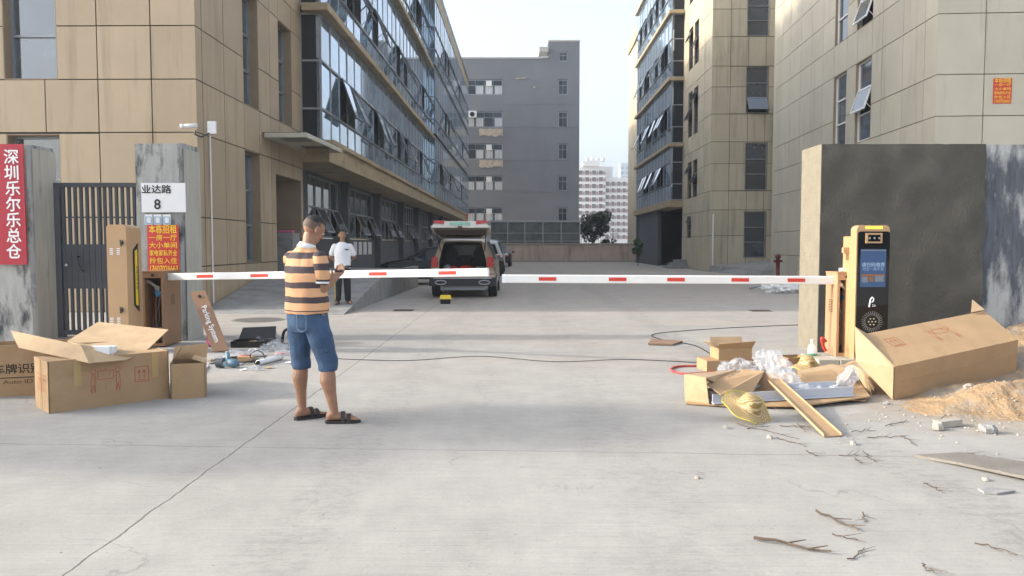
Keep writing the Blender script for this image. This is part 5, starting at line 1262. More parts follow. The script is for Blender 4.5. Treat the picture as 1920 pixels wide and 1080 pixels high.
for a, b in (((1560,1006),(1608,1015)),((1592,1052),(1622,1030)),((1732,907),(1768,926)),((1828,1019),(1908,1045)),((1726,1062),(1752,1080)),((1618,964),(1622,980)),
             ((1380,797),(1500,825)),((1455,822),(1512,838)),((1462,800),(1520,803)),((1510,848),(1535,857)),((1575,857),(1610,855)),((1600,862),(1618,872)),((1595,812),(1640,809)),((1497,797),(1510,812)),((1628,822),(1700,820)),((1620,850),(1640,868)),((1400,805),(1440,800)),((1800,850),(1848,857)),((1690,820),(1720,838)),((1660,800),(1700,790)),((1760,790),(1790,770))):
    twig(G(*a), G(*b), .0035, TWL.pop(0))
M_chip = mat('grey_chip', (.30,.29,.28), .9, var=.3, bump=.4)
M_chipw = mat('pale_chip', (.38,.34,.29), .9, var=.3, bump=.4)
def stone(mb, c, s, flat=.6):
    c = V(c); vs = []; nu, nv = 7, 5; o = random.random()*99
    M = Matrix.Rotation(random.random()*6, 3, 'Z')
    b = len(mb.v)
    for i in range(nv+1):
        th = math.pi*i/nv
        for j in range(nu):
            a = 2*math.pi*j/nu; d = V((math.sin(th)*math.cos(a), math.sin(th)*math.sin(a)*.75, math.cos(th)*flat)); k = 1+.5*noise.noise(d*1.6+V((o,0,0)))
            vs.append(c+M@(d*s*k)+Zv*s*flat*.6)
    mb.add(vs, [(i*nu+j,(i+1)*nu+j,(i+1)*nu+(j+1)%nu,i*nu+(j+1)%nu) for i in range(nv) for j in range(nu)])
for (px, py, s, lab, m) in ((1850,812,.075,'grey broken concrete slab piece on the front edge of the sand',M_chip),(1758,806,.06,'small rubble lump touching the pale brick piece in front of the sand',M_chipw),
        (1380,773,.05,'grey stone under the leaning straw hat',M_chip),(1361,803,.028,'dark grey pebble alone on the concrete left of the twigs',M_chip),(1442,822,.03,'white pebble among the twigs below the cardboard strip',M_chipw),
        (1600,834,.03,'white pebble right of the cardboard strip',M_chipw),(1847,901,.025,'white pebble near the right edge above the flat chip',M_chipw),(1308,897,.02,'small pale pebble alone in the middle of the lower right concrete',M_chipw),
        (1662,758,.03,'grey stone beside the corner of the tilted box',M_chip),(1815,760,.05,'pale lump of mortar on the sand',M_chipw)):
    mb = MB(); p = G(px,py); p.z = max(0, sand_h(p.x,p.y) if p.x > 3.5 else 0); stone(mb, p, s); tag(mb.build('stone', m), lab, 'stone')
mb = MB(); g0 = G(1765,803); z0 = max(0, sand_h(g0.x,g0.y)); d = V((1,.25,0)).normalized(); s_ = V((-d.y,d.x,0)); mb.hexa([g0+V((0,0,z0))+d*u*.2+s_*v*.09+Zv*w_*.05+Zv*u*.01 for w_ in (0,1) for u, v in ((0,0),(1,0),(1,1),(0,1))]); tag(mb.build('brick_piece', M_chipw), 'pale brick piece lying on the front of the sand heap', 'brick')
mb = MB(); mb.sheet([G(1833,917,.01),G(1862,915,.012),G(1904,921,.01),G(1870,926,.008),G(1845,924,.008)], .012); tag(mb.build('flat_chip', M_chip), 'flat grey chip of slate near the right edge of the concrete', 'stone')
mb = MB(); mb.sheet([G(1715,855,.008),G(1800,870,.02),G(1990,910,.03),G(1990,878,.02),G(1800,850,.012)], .018); tag(mb.build('broken_slab', mat('thin_slab',(.20,.18,.155),.9,var=.2,bump=.4)), 'thin broken slab lifted off the concrete at the right edge', 'slab')
mb = MB()
for k in range(760):
    if k < 420: x = random.gauss(4.7,.9); y = random.gauss(6.35,.35)
    elif k < 560: x = random.gauss(3.4,.7); y = random.gauss(6.4,.5)
    else: x = random.uniform(-4,5); y = random.uniform(3,16)
    z = max(0, sand_h(x, y)) if x > 3.4 and y > 5.8 else 0
    stone(mb, (x,y,z), random.choice((.003,.004,.005,.006,.008,.013)) if k < 560 else random.uniform(.002,.005), .6)
tag(mb.build('rubble', M_chipw, origin=(4,6,0)), 'loose small rubble scattered at the foot of the sand heap', 'rubble', kind='stuff')

# ======================= vehicles
def ring(fr, t, wl, zb, zm, zbelt, zt, wt):
    O, F, Rt = fr
    pts = [(-wl*.93,zb),(-wl,zb+.10),(-wl*1.01,zm),(-wl*.985,zbelt),(-wt,zt-.07),(-wt*.86,zt-.015),(0,zt),(wt*.86,zt-.015),(wt,zt-.07),(wl*.985,zbelt),(wl*1.01,zm),(wl,zb+.10),(wl*.93,zb)]
    return [O+F*t+Rt*x+Zv*z for x, z in pts]
def interp(st, t):
    for i in range(len(st)-1):
        if st[i][0] <= t <= st[i+1][0]:
            k = (t-st[i][0])/(st[i+1][0]-st[i][0]); return [st[i][j]*(1-k)+st[i+1][j]*k for j in range(len(st[i]))]
    return st[0] if t < st[0][0] else st[-1]
def side_glass(t, fr, st, t0, t1, name='side_window', lo=.04, hi=.09, m=None):
    O, F, Rt = fr
    for s in (-1,1):
        mb = MB(); n = 6; rows = []
        for k in range(n+1):
            q = interp(st, t0+(t1-t0)*k/n); wl, zbelt, zt, wt = q[1]*.985, q[4], q[5], q[6]
            a = O+F*q[0]+Rt*s*wl+Zv*zbelt; b = O+F*q[0]+Rt*s*wt+Zv*(zt-.07)
            rows.append((a.lerp(b, .06)+Rt*s*.006, a.lerp(b, .90)+Rt*s*.006))
        for k in range(n): mb.add([rows[k][0],rows[k+1][0],rows[k+1][1],rows[k][1]], [(0,1,2,3)])
        mb.build(name, m or M_bgl, t)
def wheel(t, c, axis, r=.34, w_=.22):
    c = V(c); axis = V(axis).normalized(); mb = MB()
    mb.tube([c-axis*w_/2, c-axis*w_*.42, c+axis*w_*.42, c+axis*w_/2], [r*.93,r,r,r*.93], 28); wl_ = mb.build('wheel', M_tyre, t, True)
    MB().tube([c-axis*(w_/2+.004), c+axis*(w_/2+.004)], r*.62, 20).build('rim', M_steel, wl_)
# the SUV, tailgate up, back to the camera
sx = (W(805,560,21.3).x+W(930,560,21.3).x)/2; O = V((sx,21.35,0)); Fd = V((.01,1,0)).normalized(); Rt = V((1,-.01,0)).normalized(); fr = (O,Fd,Rt)
M_champ = mat('champagne_paint', (.29,.225,.16), .3, metal=.35, var=.02, coat=.6)
M_tl = mat('tail_light_red', (.45,.02,.02), .2, var=.1, coat=.5)
suv = thing('suv', O, 'champagne SUV parked with its tailgate raised, seen from behind', 'car')
st = [(0,.86,.36,.72,.98,1.60,.60),(.25,.90,.33,.72,1.02,1.67,.62),(1.2,.92,.30,.72,1.02,1.70,.64),(2.4,.92,.28,.72,1.0,1.70,.64),(3.0,.92,.28,.72,.99,1.55,.60),(3.6,.91,.28,.72,.98,1.12,.70),(4.3,.88,.30,.70,.85,1.0,.72),(4.65,.78,.36,.6,.72,.85,.65)]
rings = [ring(fr,*s) for s in st]
mb = MB(); mb.loft(rings, cap=False)
# rear frame: ring between the outer skin and the hatch opening
outer = rings[0]; inn = [(-.62,.74),(-.64,.78),(-.655,.85),(-.655,1.0),(-.53,1.50),(-.48,1.54),(0,1.555),(.48,1.54),(.53,1.50),(.655,1.0),(.655,.85),(.64,.78),(.62,.74)]
inr = [O+Rt*x+Zv*z+Fd*.02 for x, z in inn]; n = len(inn)
mb.add(outer+inr, [(i,i+1,i+1+n,i+n) for i in range(n-1)]+[(n-1,0,n,2*n-1)])
mb.add(rings[-1], [tuple(range(13))])
mb.build('body', M_champ, suv)
deep = [p+Fd*1.9 for p in inr]; mb = MB(); mb.add([p+Fd*.004 for p in inr]+deep, [(i,i+1,i+1+n,i+n) for i in range(n-1)]+[(n-1,0,n,2*n-1)]); mb.build('cargo_bay', M_black, suv)
M_seat = mat('dark_seat',(.03,.03,.032),.8)
mb = MB(); mb.add([O+Fd*1.92+Rt*x+Zv*z for x, z in ((-.55,.8),(.55,.8),(.5,1.05),(-.5,1.05))], [(0,1,2,3)]); 
for x in (-.42,0,.42):
    rounded_pts = [(x-.2,.74),(x+.2,.74),(x+.19,1.2),(x+.1,1.42),(x-.1,1.42),(x-.19,1.2)] if x else [(x-.2,.74),(x+.2,.74),(x+.16,1.18),(x-.16,1.18)]
    MB().sheet([O+Fd*(1.15)+Rt*a+Zv*z for a, z in rounded_pts], .14).build('seat_back', M_seat, suv)
mb.build('seat_base', M_seat, suv)
mb = MB(); mb.add([O+Fd*1.85+Rt*x+Zv*z for x, z in ((-.5,1.1),(.5,1.1),(.42,1.46),(-.42,1.46))], [(0,1,2,3)]); mb.build('windscreen', mat('pale_windscreen',(.30,.33,.34),.2), suv)
mb = MB(); mb.box((sx-.92,O.y-.09,.34),(sx+.92,O.y+.3,.60)); 
mb.build('rear_bumper', mat('bumper_plastic',(.025,.025,.026),.6), suv)
mb = MB(); mb.hexa([(sx-.90,O.y-.11,.58),(sx+.90,O.y-.11,.58),(sx+.91,O.y+.2,.58),(sx-.91,O.y+.2,.58),(sx-.86,O.y-.07,.76),(sx+.86,O.y-.07,.76),(sx+.88,O.y+.2,.76),(sx-.88,O.y+.2,.76)]); mb.build('bumper_top', M_champ, suv)
mb = MB(); mb.box((sx-.8,O.y-.118,.545),(sx+.8,O.y-.10,.575)); mb.build('chrome_strip', M_steel, suv)
mb = MB(); mb.box((sx-.62,O.y+.05,.22),(sx+.62,O.y+.3,.35)); mb.build('skid_plate', M_alu, suv)
for s in (-1,1):
    mb = MB(); c = V((sx+s*.60,O.y-.10,.44)); mb.tube([c+V((.15*math.cos(a),0,.055*math.sin(a))) for a in [i*math.pi/8 for i in range(17)]], .018, 8, cap=False); mb.build('exhaust_trim', M_steel, suv, True)
    mb = MB(); x = sx+s*.765; mb.hexa([(x-.10,O.y-.035,.86),(x+.085,O.y-.035,.86),(x+.10,O.y+.2,.86),(x-.10,O.y+.02,.86),(x-.09,O.y-.03,1.14),(x+.06,O.y-.03,1.14),(x+.10,O.y+.2,1.14),(x-.09,O.y+.02,1.14)]); mb.build('tail_light', M_tl, suv)
    MB().box((sx+s*.73-.16,O.y-.098,.66),(sx+s*.73+.12,O.y-.088,.69)).build('reflector', M_tl, suv)
    for f_ in (.85,3.7): wheel(suv, O+Fd*f_+Rt*s*.80+Zv*.35, Rt, .36, .24)
MB().box((sx-.22,O.y-.115,.62),(sx+.22,O.y-.108,.66)).build('reflector', M_tl, suv)
side_glass(suv, fr, st, .35, 2.9)
# raised tailgate: hinged at the roof, pointing back and up
hz = O+Fd*.05+Zv*1.66
tgd = V((0,-.955,.30)).normalized(); tgn = V((0,-.30,-.955)).normalized()   # tgn faces down to the camera
def TG(x, d, n_): return hz+Rt*x+tgd*d+tgn*n_
prf = [(-.60,.02),(.60,.02),(.72,.48),(.78,.62),(.80,.98),(.70,1.08),(-.70,1.08),(-.80,.98),(-.78,.62),(-.72,.48)]
mb = MB(); k = len(prf); up_ = [TG(x,d_,-.02) for x, d_ in prf]; lo_ = [TG(x*.97,d_,.07 if d_ > .3 else .03) for x, d_ in prf]
mb.add(up_+lo_, [tuple(range(k)), tuple(range(2*k-1,k-1,-1))]+[(i,i+k,(i+1)%k+k,(i+1)%k) for i in range(k)]); tg = mb.build('tailgate', mat('champagne_light',(.50,.46,.38),.3,metal=.3,coat=.5), suv)
mb = MB(); a_ = [TG(-.66,1.07,-.12),TG(.66,1.07,-.12),TG(.76,1.11,.07),TG(-.76,1.11,.07),TG(-.66,.95,-.12),TG(.66,.95,-.12),TG(.76,1.0,.07),TG(-.76,1.0,.07)]
mb.hexa(a_); mb.build('tailgate_edge', mat('champagne_lit_edge',(.62,.58,.50),.3,coat=.5), tg)  # edge whitened beyond the body paint, standing in for light on it
mb = MB(); mb.sheet([TG(-.5,.10,.045),TG(.5,.10,.045),TG(.6,.5,.085),TG(-.6,.5,.085)], .01); mb.build('rear_window', M_bgl, tg)
mb = MB(); mb.sheet([TG(-.66,.55,.085),TG(.66,.55,.085),TG(.70,.98,.085),TG(-.70,.98,.085)], .02); mb.build('inner_trim', mat('grey_trim',(.09,.072,.062),.7), tg)
for s in (-1,1): MB().hexa([TG(s*.42,1.10,-.13),TG(s*.70,1.10,-.13),TG(s*.70,1.12,-.06),TG(s*.42,1.12,-.03),TG(s*.42,1.02,-.13),TG(s*.70,1.02,-.13),TG(s*.70,1.02,-.06),TG(s*.42,1.02,-.03)]).build('gate_light', M_tl, tg)
MB().hexa([TG(-.27,1.105,-.08),TG(.27,1.105,-.08),TG(.27,1.118,.0),TG(-.27,1.118,.0),TG(-.27,1.09,-.08),TG(.27,1.09,-.08),TG(.27,1.09,.0),TG(-.27,1.09,.0)]).build('number_plate', mat('green_plate',(.25,.50,.38),.5,var=.3,vscale=14), tg)
MB().hexa([TG(-.06,1.11,.03),TG(.06,1.11,.03),TG(.06,1.115,.07),TG(-.06,1.115,.07),TG(-.06,1.09,.03),TG(.06,1.09,.03),TG(.06,1.09,.07),TG(-.06,1.09,.07)]).build('latch', M_black, tg)
for s in (-1,1): MB().tube([O+Rt*s*.60+Fd*.08+Zv*1.25, TG(s*.66,.62,.06)], .013, 6).build('gas_strut', M_black, tg)
for i, (x, z, rx, m, lab) in enumerate(((-.28,.80,.10,M_ramp_r,'small red bag in the left of the open boot of the SUV'),(.06,.81,.19,M_ramp_r,'large red bag in the middle of the open boot of the SUV'),(-.46,.83,.12,M_glove,'grey bag at the left side of the open boot of the SUV'),(.45,.79,.16,M_glove,'dark grey bag at the right side of the open boot of the SUV'))):
    mb = blob_film(O+Rt*x+Fd*.35+Zv*z, rx, .12, .085, i*3.3, n=12, sharp=.3); tag(mb.build('bag', m, smooth=True), lab, 'bag')
# black sedan at the end of the platform, nose to the left
def sedan(O, F, label, paint, st, name='parked_car', L=4.6, glass=(1.3,3.4), wheels=(.85,3.65), wr=.32, lights=True):
    F = V(F).normalized(); Rt = V((F.y,-F.x,0)); fr = (V(O),F,Rt); t = thing(name, O, label, 'car')
    mb = MB(); mb.loft([ring(fr,*s) for s in st]); mb.build('body', paint, t, False)
    side_glass(t, fr, st, *glass)
    for s in (-1,1):
        for f_ in wheels: wheel(t, V(O)+F*f_+Rt*s*(st[2][1]-.10)+Zv*wr, Rt, wr, .2)
        MB().hexa([V(O)+F*(glass[1]+.05+a)+Rt*s*(.9+b)+Zv*(.92+c) for c in (0,.13) for a, b in ((0,0),(.12,0),(.12,.18),(0,.18))]).build('mirror', paint, t)
    q = interp(st, 0); fq = st[-1]
    for s in (-1,1):
        MB().hexa([V(O)+F*(a)+Rt*s*(b)+Zv*(c) for c in (st[0][4]-.16,st[0][4]-.02) for a, b in ((-.012,.45),(-.012,st[0][1]*.99),(.2,st[0][1]*1.0),(.0,.45))]).build('tail_light', M_tl, t)
        MB().hexa([V(O)+F*(a)+Rt*s*(b)+Zv*(c) for c in (fq[4]-.14,fq[4]-.02) for a, b in ((fq[0]+.012,.4),(fq[0]+.012,fq[1]*.98),(fq[0]-.3,fq[1]*1.06),(fq[0]-.0,.4))]).build('headlight', M_alu, t)
    # rear screen and windscreen
    return t, fr
sd_st = [(0,.78,.34,.6,.86,1.0,.66),(.15,.86,.30,.6,.90,1.06,.68),(.7,.89,.25,.6,.92,1.12,.66),(1.4,.90,.22,.6,.90,1.42,.56),(2.3,.90,.22,.6,.89,1.47,.57),(2.9,.90,.22,.6,.88,1.36,.56),(3.6,.89,.24,.6,.86,.98,.66),(4.3,.85,.28,.55,.74,.86,.64),(4.6,.72,.34,.5,.60,.72,.56)]
M_bp = mat('black_paint', (.004,.004,.005), .4, var=.05)
n0 = W(712,530,29.0); F_ = V((-1,-.16,0)).normalized(); O_s = V((n0.x,29.0,0))-F_*4.6
sedan(O_s, F_, 'black sedan parked crosswise behind the champagne SUV, nose to the left', M_bp, sd_st, glass=(.95,3.3))
# white people carrier, and dark car beyond
M_wp = mat('white_car_paint', (.62,.63,.64), .2, var=.03, coat=.6)
mpv = [(0,.80,.36,.65,.98,1.60,.60),(.2,.88,.32,.65,1.0,1.72,.64),(1.5,.90,.28,.65,1.0,1.78,.66),(3.0,.90,.28,.65,.98,1.74,.64),(3.7,.90,.28,.65,.95,1.20,.68),(4.4,.82,.32,.6,.82,.95,.62)]
c = W(943,511,39.5)
O_m = V((c.x-.93,39.5,0)); t, fr = sedan(O_m, (.03,1,0), 'white people carrier parked beyond the SUV with its dark rear window showing', M_wp, mpv, glass=(.3,3.2), wheels=(.8,3.5), wr=.33)
mb = MB(); mb.sheet([O_m+V((x,-.02+.0*z,z)) for x, z in ((-.68,1.02),(.68,1.02),(.52,1.52),(-.52,1.52))], .02); mb.build('rear_window', M_bgl, t)
MB().box(O_m+V((-.3,-.04,.62)), O_m+V((.3,-.015,.74))).build('number_plate', M_bluep, t)
c = W(958,500,52); O_k = V((c.x-.9,52,0))
t, fr = sedan(O_k, (.02,1,0), 'small black car farthest back, behind the white people carrier', M_bp, sd_st, glass=(1.0,3.3))
MB().box(O_k+V((-.26,-.03,.66)), O_k+V((.26,-.01,.78))).build('number_plate', M_bluep, t)
# tool box behind the SUV
g0 = G(835,570); bxx = thing('tool_box', g0, 'black tool box with yellow lid on the ground behind the SUV', 'tool box')
mb = MB(); mb.hexa([(g0.x-.12,g0.y,.0),(g0.x+.12,g0.y,0),(g0.x+.12,g0.y+.16,0),(g0.x-.12,g0.y+.16,0),(g0.x-.135,g0.y-.01,.12),(g0.x+.135,g0.y-.01,.12),(g0.x+.135,g0.y+.17,.12),(g0.x-.135,g0.y+.17,.12)]); mb.build('box_body', M_black, bxx)
mb = MB(); mb.hexa([(g0.x-.145,g0.y-.015,.121),(g0.x+.145,g0.y-.015,.121),(g0.x+.145,g0.y+.175,.121),(g0.x-.145,g0.y+.175,.121),(g0.x-.12,g0.y+.02,.22),(g0.x+.12,g0.y+.02,.22),(g0.x+.12,g0.y+.15,.22),(g0.x-.12,g0.y+.15,.22)]); mb.build('box_lid', M_yellow, bxx)
MB().box((g0.x-.05,g0.y+.06,.221),(g0.x+.05,g0.y+.10,.245)).build('handle', M_black, bxx)

# ======================= people
def fuse(name, mb, mats, parent, voxel, smooth_it=3, fac=.6):
    """one continuous skin out of overlapping shapes"""
    o = mb.build(name, mats, None, origin=parent.location if parent is not None else None)
    md = o.modifiers.new('r', 'REMESH'); md.mode = 'VOXEL'; md.voxel_size = voxel; md.use_smooth_shade = True
    ms = o.modifiers.new('s', 'SMOOTH'); ms.iterations = smooth_it; ms.factor = fac
    bpy.context.view_layer.update()
    dg = bpy.context.evaluated_depsgraph_get(); me = bpy.data.meshes.new_from_object(o.evaluated_get(dg))
    o.modifiers.clear(); old = o.data; o.data = me; bpy.data.meshes.remove(old); me.name = name
    if not me.materials: 
        for m in (mats if isinstance(mats, list) else [mats]): me.materials.append(m)
    me.polygons.foreach_set('use_smooth', [True]*len(me.polygons))
    if parent is not None: o.location = (0,0,0); o.parent = parent
    return o
def limb(mb, pts):
    """pts: (point, radius); tapered capsule chain"""
    P_ = []; 
    for i, (p, r) in enumerate(pts): mb.ell(p, r, r, r, nu=12, nv=8)
    for i in range(len(pts)-1): mb.tube([pts[i][0], pts[i+1][0]], [pts[i][1], pts[i+1][1]], 14)
def erings(mb, lst, f, r):
    """loft of ellipses: (centre, half width along r, half depth along f)"""
    rings = []
    for (c, a, b) in lst:
        c = V(c); rings.append([c+r*a*math.cos(t)+f*b*math.sin(t) for t in [2*math.pi*k/28 for k in range(28)]])
    mb.loft(rings)
def rotz(a): return Matrix.Rotation(a, 3, 'Z')
def hand(mb, wrist, d, palm_n, side, L=.18, curl=.5, r=.0085):
    """palm and five unequal, bent fingers: d = forearm direction, palm_n = out of the palm, side = towards the thumb"""
    w_ = V(wrist); d = V(d).normalized(); s = V(side).normalized(); n = V(palm_n).normalized()
    pc = w_+d*.05; M = Matrix((s, d, n)).transposed(); mb.ell(pc, .040, .052, .016, rot=M, nu=14, nv=8)
    limb(mb, [(w_-d*.02,.024),(w_+d*.02,.024)])
    for k, (off, ln) in enumerate(((.030,.070),(.010,.078),(-.011,.072),(-.031,.056))):
        p0 = w_+d*.088+s*off; q = d.copy(); pts = [(p0-d*.02, r*1.15),(p0, r*1.1)]; p = p0
        for j, fr_l in enumerate((.45,.32,.23)):
            ang = curl*(.5+.45*j)+.06*k; q = (d*math.cos(ang)+n*math.sin(ang)).normalized(); p = p+q*ln*fr_l; pts.append((p, r*(1-.1*j)))
        limb(mb, pts)
    t0 = w_+d*.03+s*.032; t1 = t0+(s*.75+d*.6+n*.25).normalized()*.035; t2 = t1+(s*.25+d*.8+n*.5).normalized()*.032
    limb(mb, [(t0,.013),(t1,.0105),(t2,.009)])
def head(t, c, face, up, skin, hairm, scale=1.0, hairline='buzz', stub=None):
    """returns the shapes to be fused into the body, and adds hair, eyes and brows"""
    face = V(face).normalized(); up = V(up).normalized(); side = face.cross(up).normalized(); up = side.cross(face).normalized()
    M = Matrix((side, face, up)).transposed(); c = V(c); k = scale
    L = lambda x, y, z: c+M@(V((x,y,z))*k)
    mb = MB()
    mb.ell(L(0,-.012,.025), .074*k,.094*k,.088*k, rot=M, nu=24, nv=16)
    mb.ell(L(0,.022,-.045), .056*k,.062*k,.072*k, rot=M, nu=20, nv=14)
    mb.ell(L(0,.060,-.098), .022*k,.018*k,.016*k, rot=M)
    mb.ell(L(0,.070,.028), .05*k,.016*k,.018*k, rot=M)                      # brow
    limb(mb, [(L(0,.080,.012),.008*k),(L(0,.098,-.022),.0125*k)])            # nose
    for s in (-1,1):
        mb.ell(L(s*.011,.090,-.026), .008*k,.009*k,.007*k, rot=M); mb.ell(L(s*.040,.058,-.018), .022*k,.018*k,.02*k, rot=M)
        mb.ell(L(s*.082,-.008,-.010), .010*k,.021*k,.034*k, rot=M@Matrix.Rotation(.18*s,3,'Z')); mb.ell(L(s*.077,.004,-.034), .009*k,.011*k,.013*k, rot=M)
    mb.ell(L(0,.080,-.056), .022*k,.009*k,.006*k, rot=M); mb.ell(L(0,.078,-.067), .019*k,.009*k,.007*k, rot=M)
    for s in (-1,1):
        e = MB(); e.ell(L(s*.031,.073,.006), .013*k,.010*k,.008*k, rot=M, mi=0); e.ell(L(s*.031,.0795,.006), .006*k,.005*k,.006*k, rot=M, mi=1); e.build('eye', [M_letw, M_black], t, True)
        b = MB(); b.tube([L(s*.014,.086,.026),L(s*.032,.087,.031),L(s*.050,.078,.025)], .0035*k, 6); b.build('eyebrow', hairm, t, True)
    h = MB(); cc = L(0,-.012,.025); nu, nv = 40, 30; vs = []; keep = []
    for i in range(nv+1):
        th = math.pi*i/nv
        for j in range(nu):
            a = 2*math.pi*j/nu; d = V((math.sin(th)*math.cos(a), math.sin(th)*math.sin(a), math.cos(th)))
            # hairline: higher at the brow, low at the nape
            lim = .10*noise.noise(d*7)+(.50 if d.y > .3 else (.42 if d.y > -.1 else (-.15 if hairline != 'buzz' else .12)))
            ok = d.z > lim-.0
            g = .006*k*(1+.4*noise.noise(d*9)) if hairline == 'buzz' else .013*k*(1+.5*noise.noise(d*6))
            vs.append((cc+M@V((d.x*(.074*k+g), d.y*(.094*k+g), d.z*(.088*k+g*1.6))), ok))
    fs = []
    for i in range(nv):
        for j in range(nu):
            f4 = (i*nu+j,(i+1)*nu+j,(i+1)*nu+(j+1)%nu,i*nu+(j+1)%nu)
            if all(vs[q][1] for q in f4): fs.append(f4)
    h.add([v[0] for v in vs], fs); h.build('hair', hairm, t, True)
    if stub:
        h = MB(); vs = []
        for i in range(nv+1):
            th = math.pi*i/nv
            for j in range(nu):
                a = 2*math.pi*j/nu; d = V((math.sin(th)*math.cos(a), math.sin(th)*math.sin(a), math.cos(th))); lim = .42 if d.y > .25 else (-.05 if d.y > -.15 else -.55)
                vs.append((cc+M@V((d.x*(.0762*k), d.y*(.0965*k), d.z*(.0905*k))), d.z > lim))
        fs = [f4 for f4 in [(i*nu+j,(i+1)*nu+j,(i+1)*nu+(j+1)%nu,i*nu+(j+1)%nu) for i in range(nv) for j in range(nu)] if all(vs[q][1] for q in f4)]
        h.add([v[0] for v in vs], fs); h.build('shaved_hair', stub, t, True)
    return mb
M_skin = mat('tanned_skin', (.30,.158,.092), .55, var=.16, vscale=14, bump=.08, bscale=90)
M_skin.node_tree.nodes['Principled BSDF'].inputs['Subsurface Weight'].default_value = .08
M_hair = mat('black_hair', (.012,.011,.010), .6, var=.3, vscale=60, bump=.5, bscale=200)
M_stub = mat('shaved_stubble', (.125,.082,.060), .7, var=.2, vscale=40, bump=.3, bscale=250)
def stripe_mat(off=0):
    m = mat('striped_jersey', (.6,.33,.17), .8, var=.05, bump=.0); nt = m.node_tree; N = nt.nodes; L = nt.links; b = N['Principled BSDF']
    g = N.new('ShaderNodeTexCoord'); sx_ = N.new('ShaderNodeSeparateXYZ'); L.new(g.outputs['Object'], sx_.inputs[0])
    nz = N.new('ShaderNodeTexNoise'); nz.inputs['Scale'].default_value = 5; L.new(g.outputs['Object'], nz.inputs['Vector'])
    ad = N.new('ShaderNodeMath'); ad.operation = 'MULTIPLY_ADD'; L.new(nz.outputs['Fac'], ad.inputs[0]); ad.inputs[1].default_value = .025; L.new(sx_.outputs[2], ad.inputs[2])
    # colour bands by height above the ground
    cr = N.new('ShaderNodeValToRGB'); cr.color_ramp.interpolation = 'CONSTANT'; el = cr.color_ramp.elements
    mrg = N.new('ShaderNodeMapRange'); mrg.inputs['From Min'].default_value = .88+off; mrg.inputs['From Max'].default_value = 1.48+off; L.new(ad.outputs[0], mrg.inputs[0]); L.new(mrg.outputs[0], cr.inputs[0])
    org, drk = (.66,.36,.185,1), (.060,.042,.045,1)
    zs_ = [(0,org),(.9375-.0,drk)]
    # band edges measured on the photograph (crop rows to metres)
    rows = [(.925,drk),(.935,org),(.995,drk),(1.045,org),(1.115,drk),(1.165,org),(1.235,drk),(1.29,org),(1.35,drk),(1.40,org)]
    el[0].position = 0; el[0].color = org; el[1].position = (rows[0][0]+.0125-.88)/.6; el[1].color = rows[0][1]
    for z, c_ in rows[1:]: e = el.new((z+.0125-.88)/.6); e.color = c_
    L.new(cr.outputs[0], b.inputs['Base Color'])
    wv_ = N.new('ShaderNodeTexNoise'); mp = N.new('ShaderNodeMapping'); mp.inputs['Scale'].default_value = (9,9,2.2); L.new(g.outputs['Object'], mp.inputs[0]); L.new(mp.outputs[0], wv_.inputs['Vector']); wv_.inputs['Scale'].default_value = 1.0; wv_.inputs['Detail'].default_value = 2
    bp = N.new('ShaderNodeBump'); bp.inputs['Strength'].default_value = .8; bp.inputs['Distance'].default_value = .03; L.new(wv_.outputs['Fac'], bp.inputs['Height']); L.new(bp.outputs[0], b.inputs['Normal'])
    return m
M_stripe = stripe_mat()
M_denim = mat('blue_denim', (.040,.080,.150), .85, var=.35, vscale=7, bump=.5, bscale=14)
# --- the man with the phone
root = V((-1.64,6.34,0))
man = thing('person', root, 'man in an orange and brown striped shirt and denim shorts looking at his phone', 'person')
th = R(58); f = V((math.cos(th), math.sin(th), 0)); r = V((math.sin(th), -math.cos(th), 0))
hipc = V((-1.685,6.35,.92)); nb_ = V((-1.695,6.38,1.42))
sR = V((-1.555,6.28,1.375)); sL = V((-1.862,6.46,1.375))
eR = V((-1.560,6.275,1.095)); wR = V((-1.478,6.455,1.188)); eL = V((-1.83,6.58,1.10)); wL = V((-1.585,6.66,1.185))
aRk = V((-1.462,6.29,.085)); aLk = V((-1.762,6.43,.085))
kR = V((-1.515,6.315,.47)); kL = V((-1.765,6.435,.48)); hR = hipc+r*.095+V((0,0,-.04)); hL = hipc-r*.095+V((0,0,-.04))
hf_dir = V((math.cos(R(42)), math.sin(R(42)), -.62)).normalized(); hc_ = V((-1.640,6.42,1.588))
b = head(man, hc_, hf_dir, V((.35,.30,1)), M_skin, M_hair, 1.0, 'buzz', M_stub)
limb(b, [(nb_-Zv*.03,.058),(V((-1.672,6.395,1.49)),.056),(hc_+V((-.03,-.015,-.05)),.055)])
erings(b, [(hipc-Zv*.06,.15,.10),(hipc+Zv*.05,.15,.10),(hipc+Zv*.2,.15,.10),(nb_-Zv*.18,.165,.105),(nb_-Zv*.06,.15,.09),(nb_+Zv*.01,.07,.06)], f, r)
limb(b, [(sR-r*.025-Zv*.03,.040),(sR.lerp(eR,.5),.047),(eR,.046),(eR.lerp(wR,.30),.047),(wR,.028)]); limb(b, [(sL+r*.025-Zv*.03,.040),(eL,.040),(eL.lerp(wL,.35),.042),(wL,.027)])
limb(b, [(hR,.088),(hR.lerp(kR,.5),.078),(kR,.056),(kR.lerp(aRk,.30)+V((-.012,-.012,0)),.066),(kR.lerp(aRk,.6)+V((-.006,-.006,0)),.047),(aRk+Zv*.02,.035)])
limb(b, [(hL,.088),(hL.lerp(kL,.5),.078),(kL,.056),(kL.lerp(aLk,.30)+V((-.010,-.012,0)),.065),(kL.lerp(aLk,.6)+V((-.006,-.006,0)),.046),(aLk+Zv*.02,.035)])
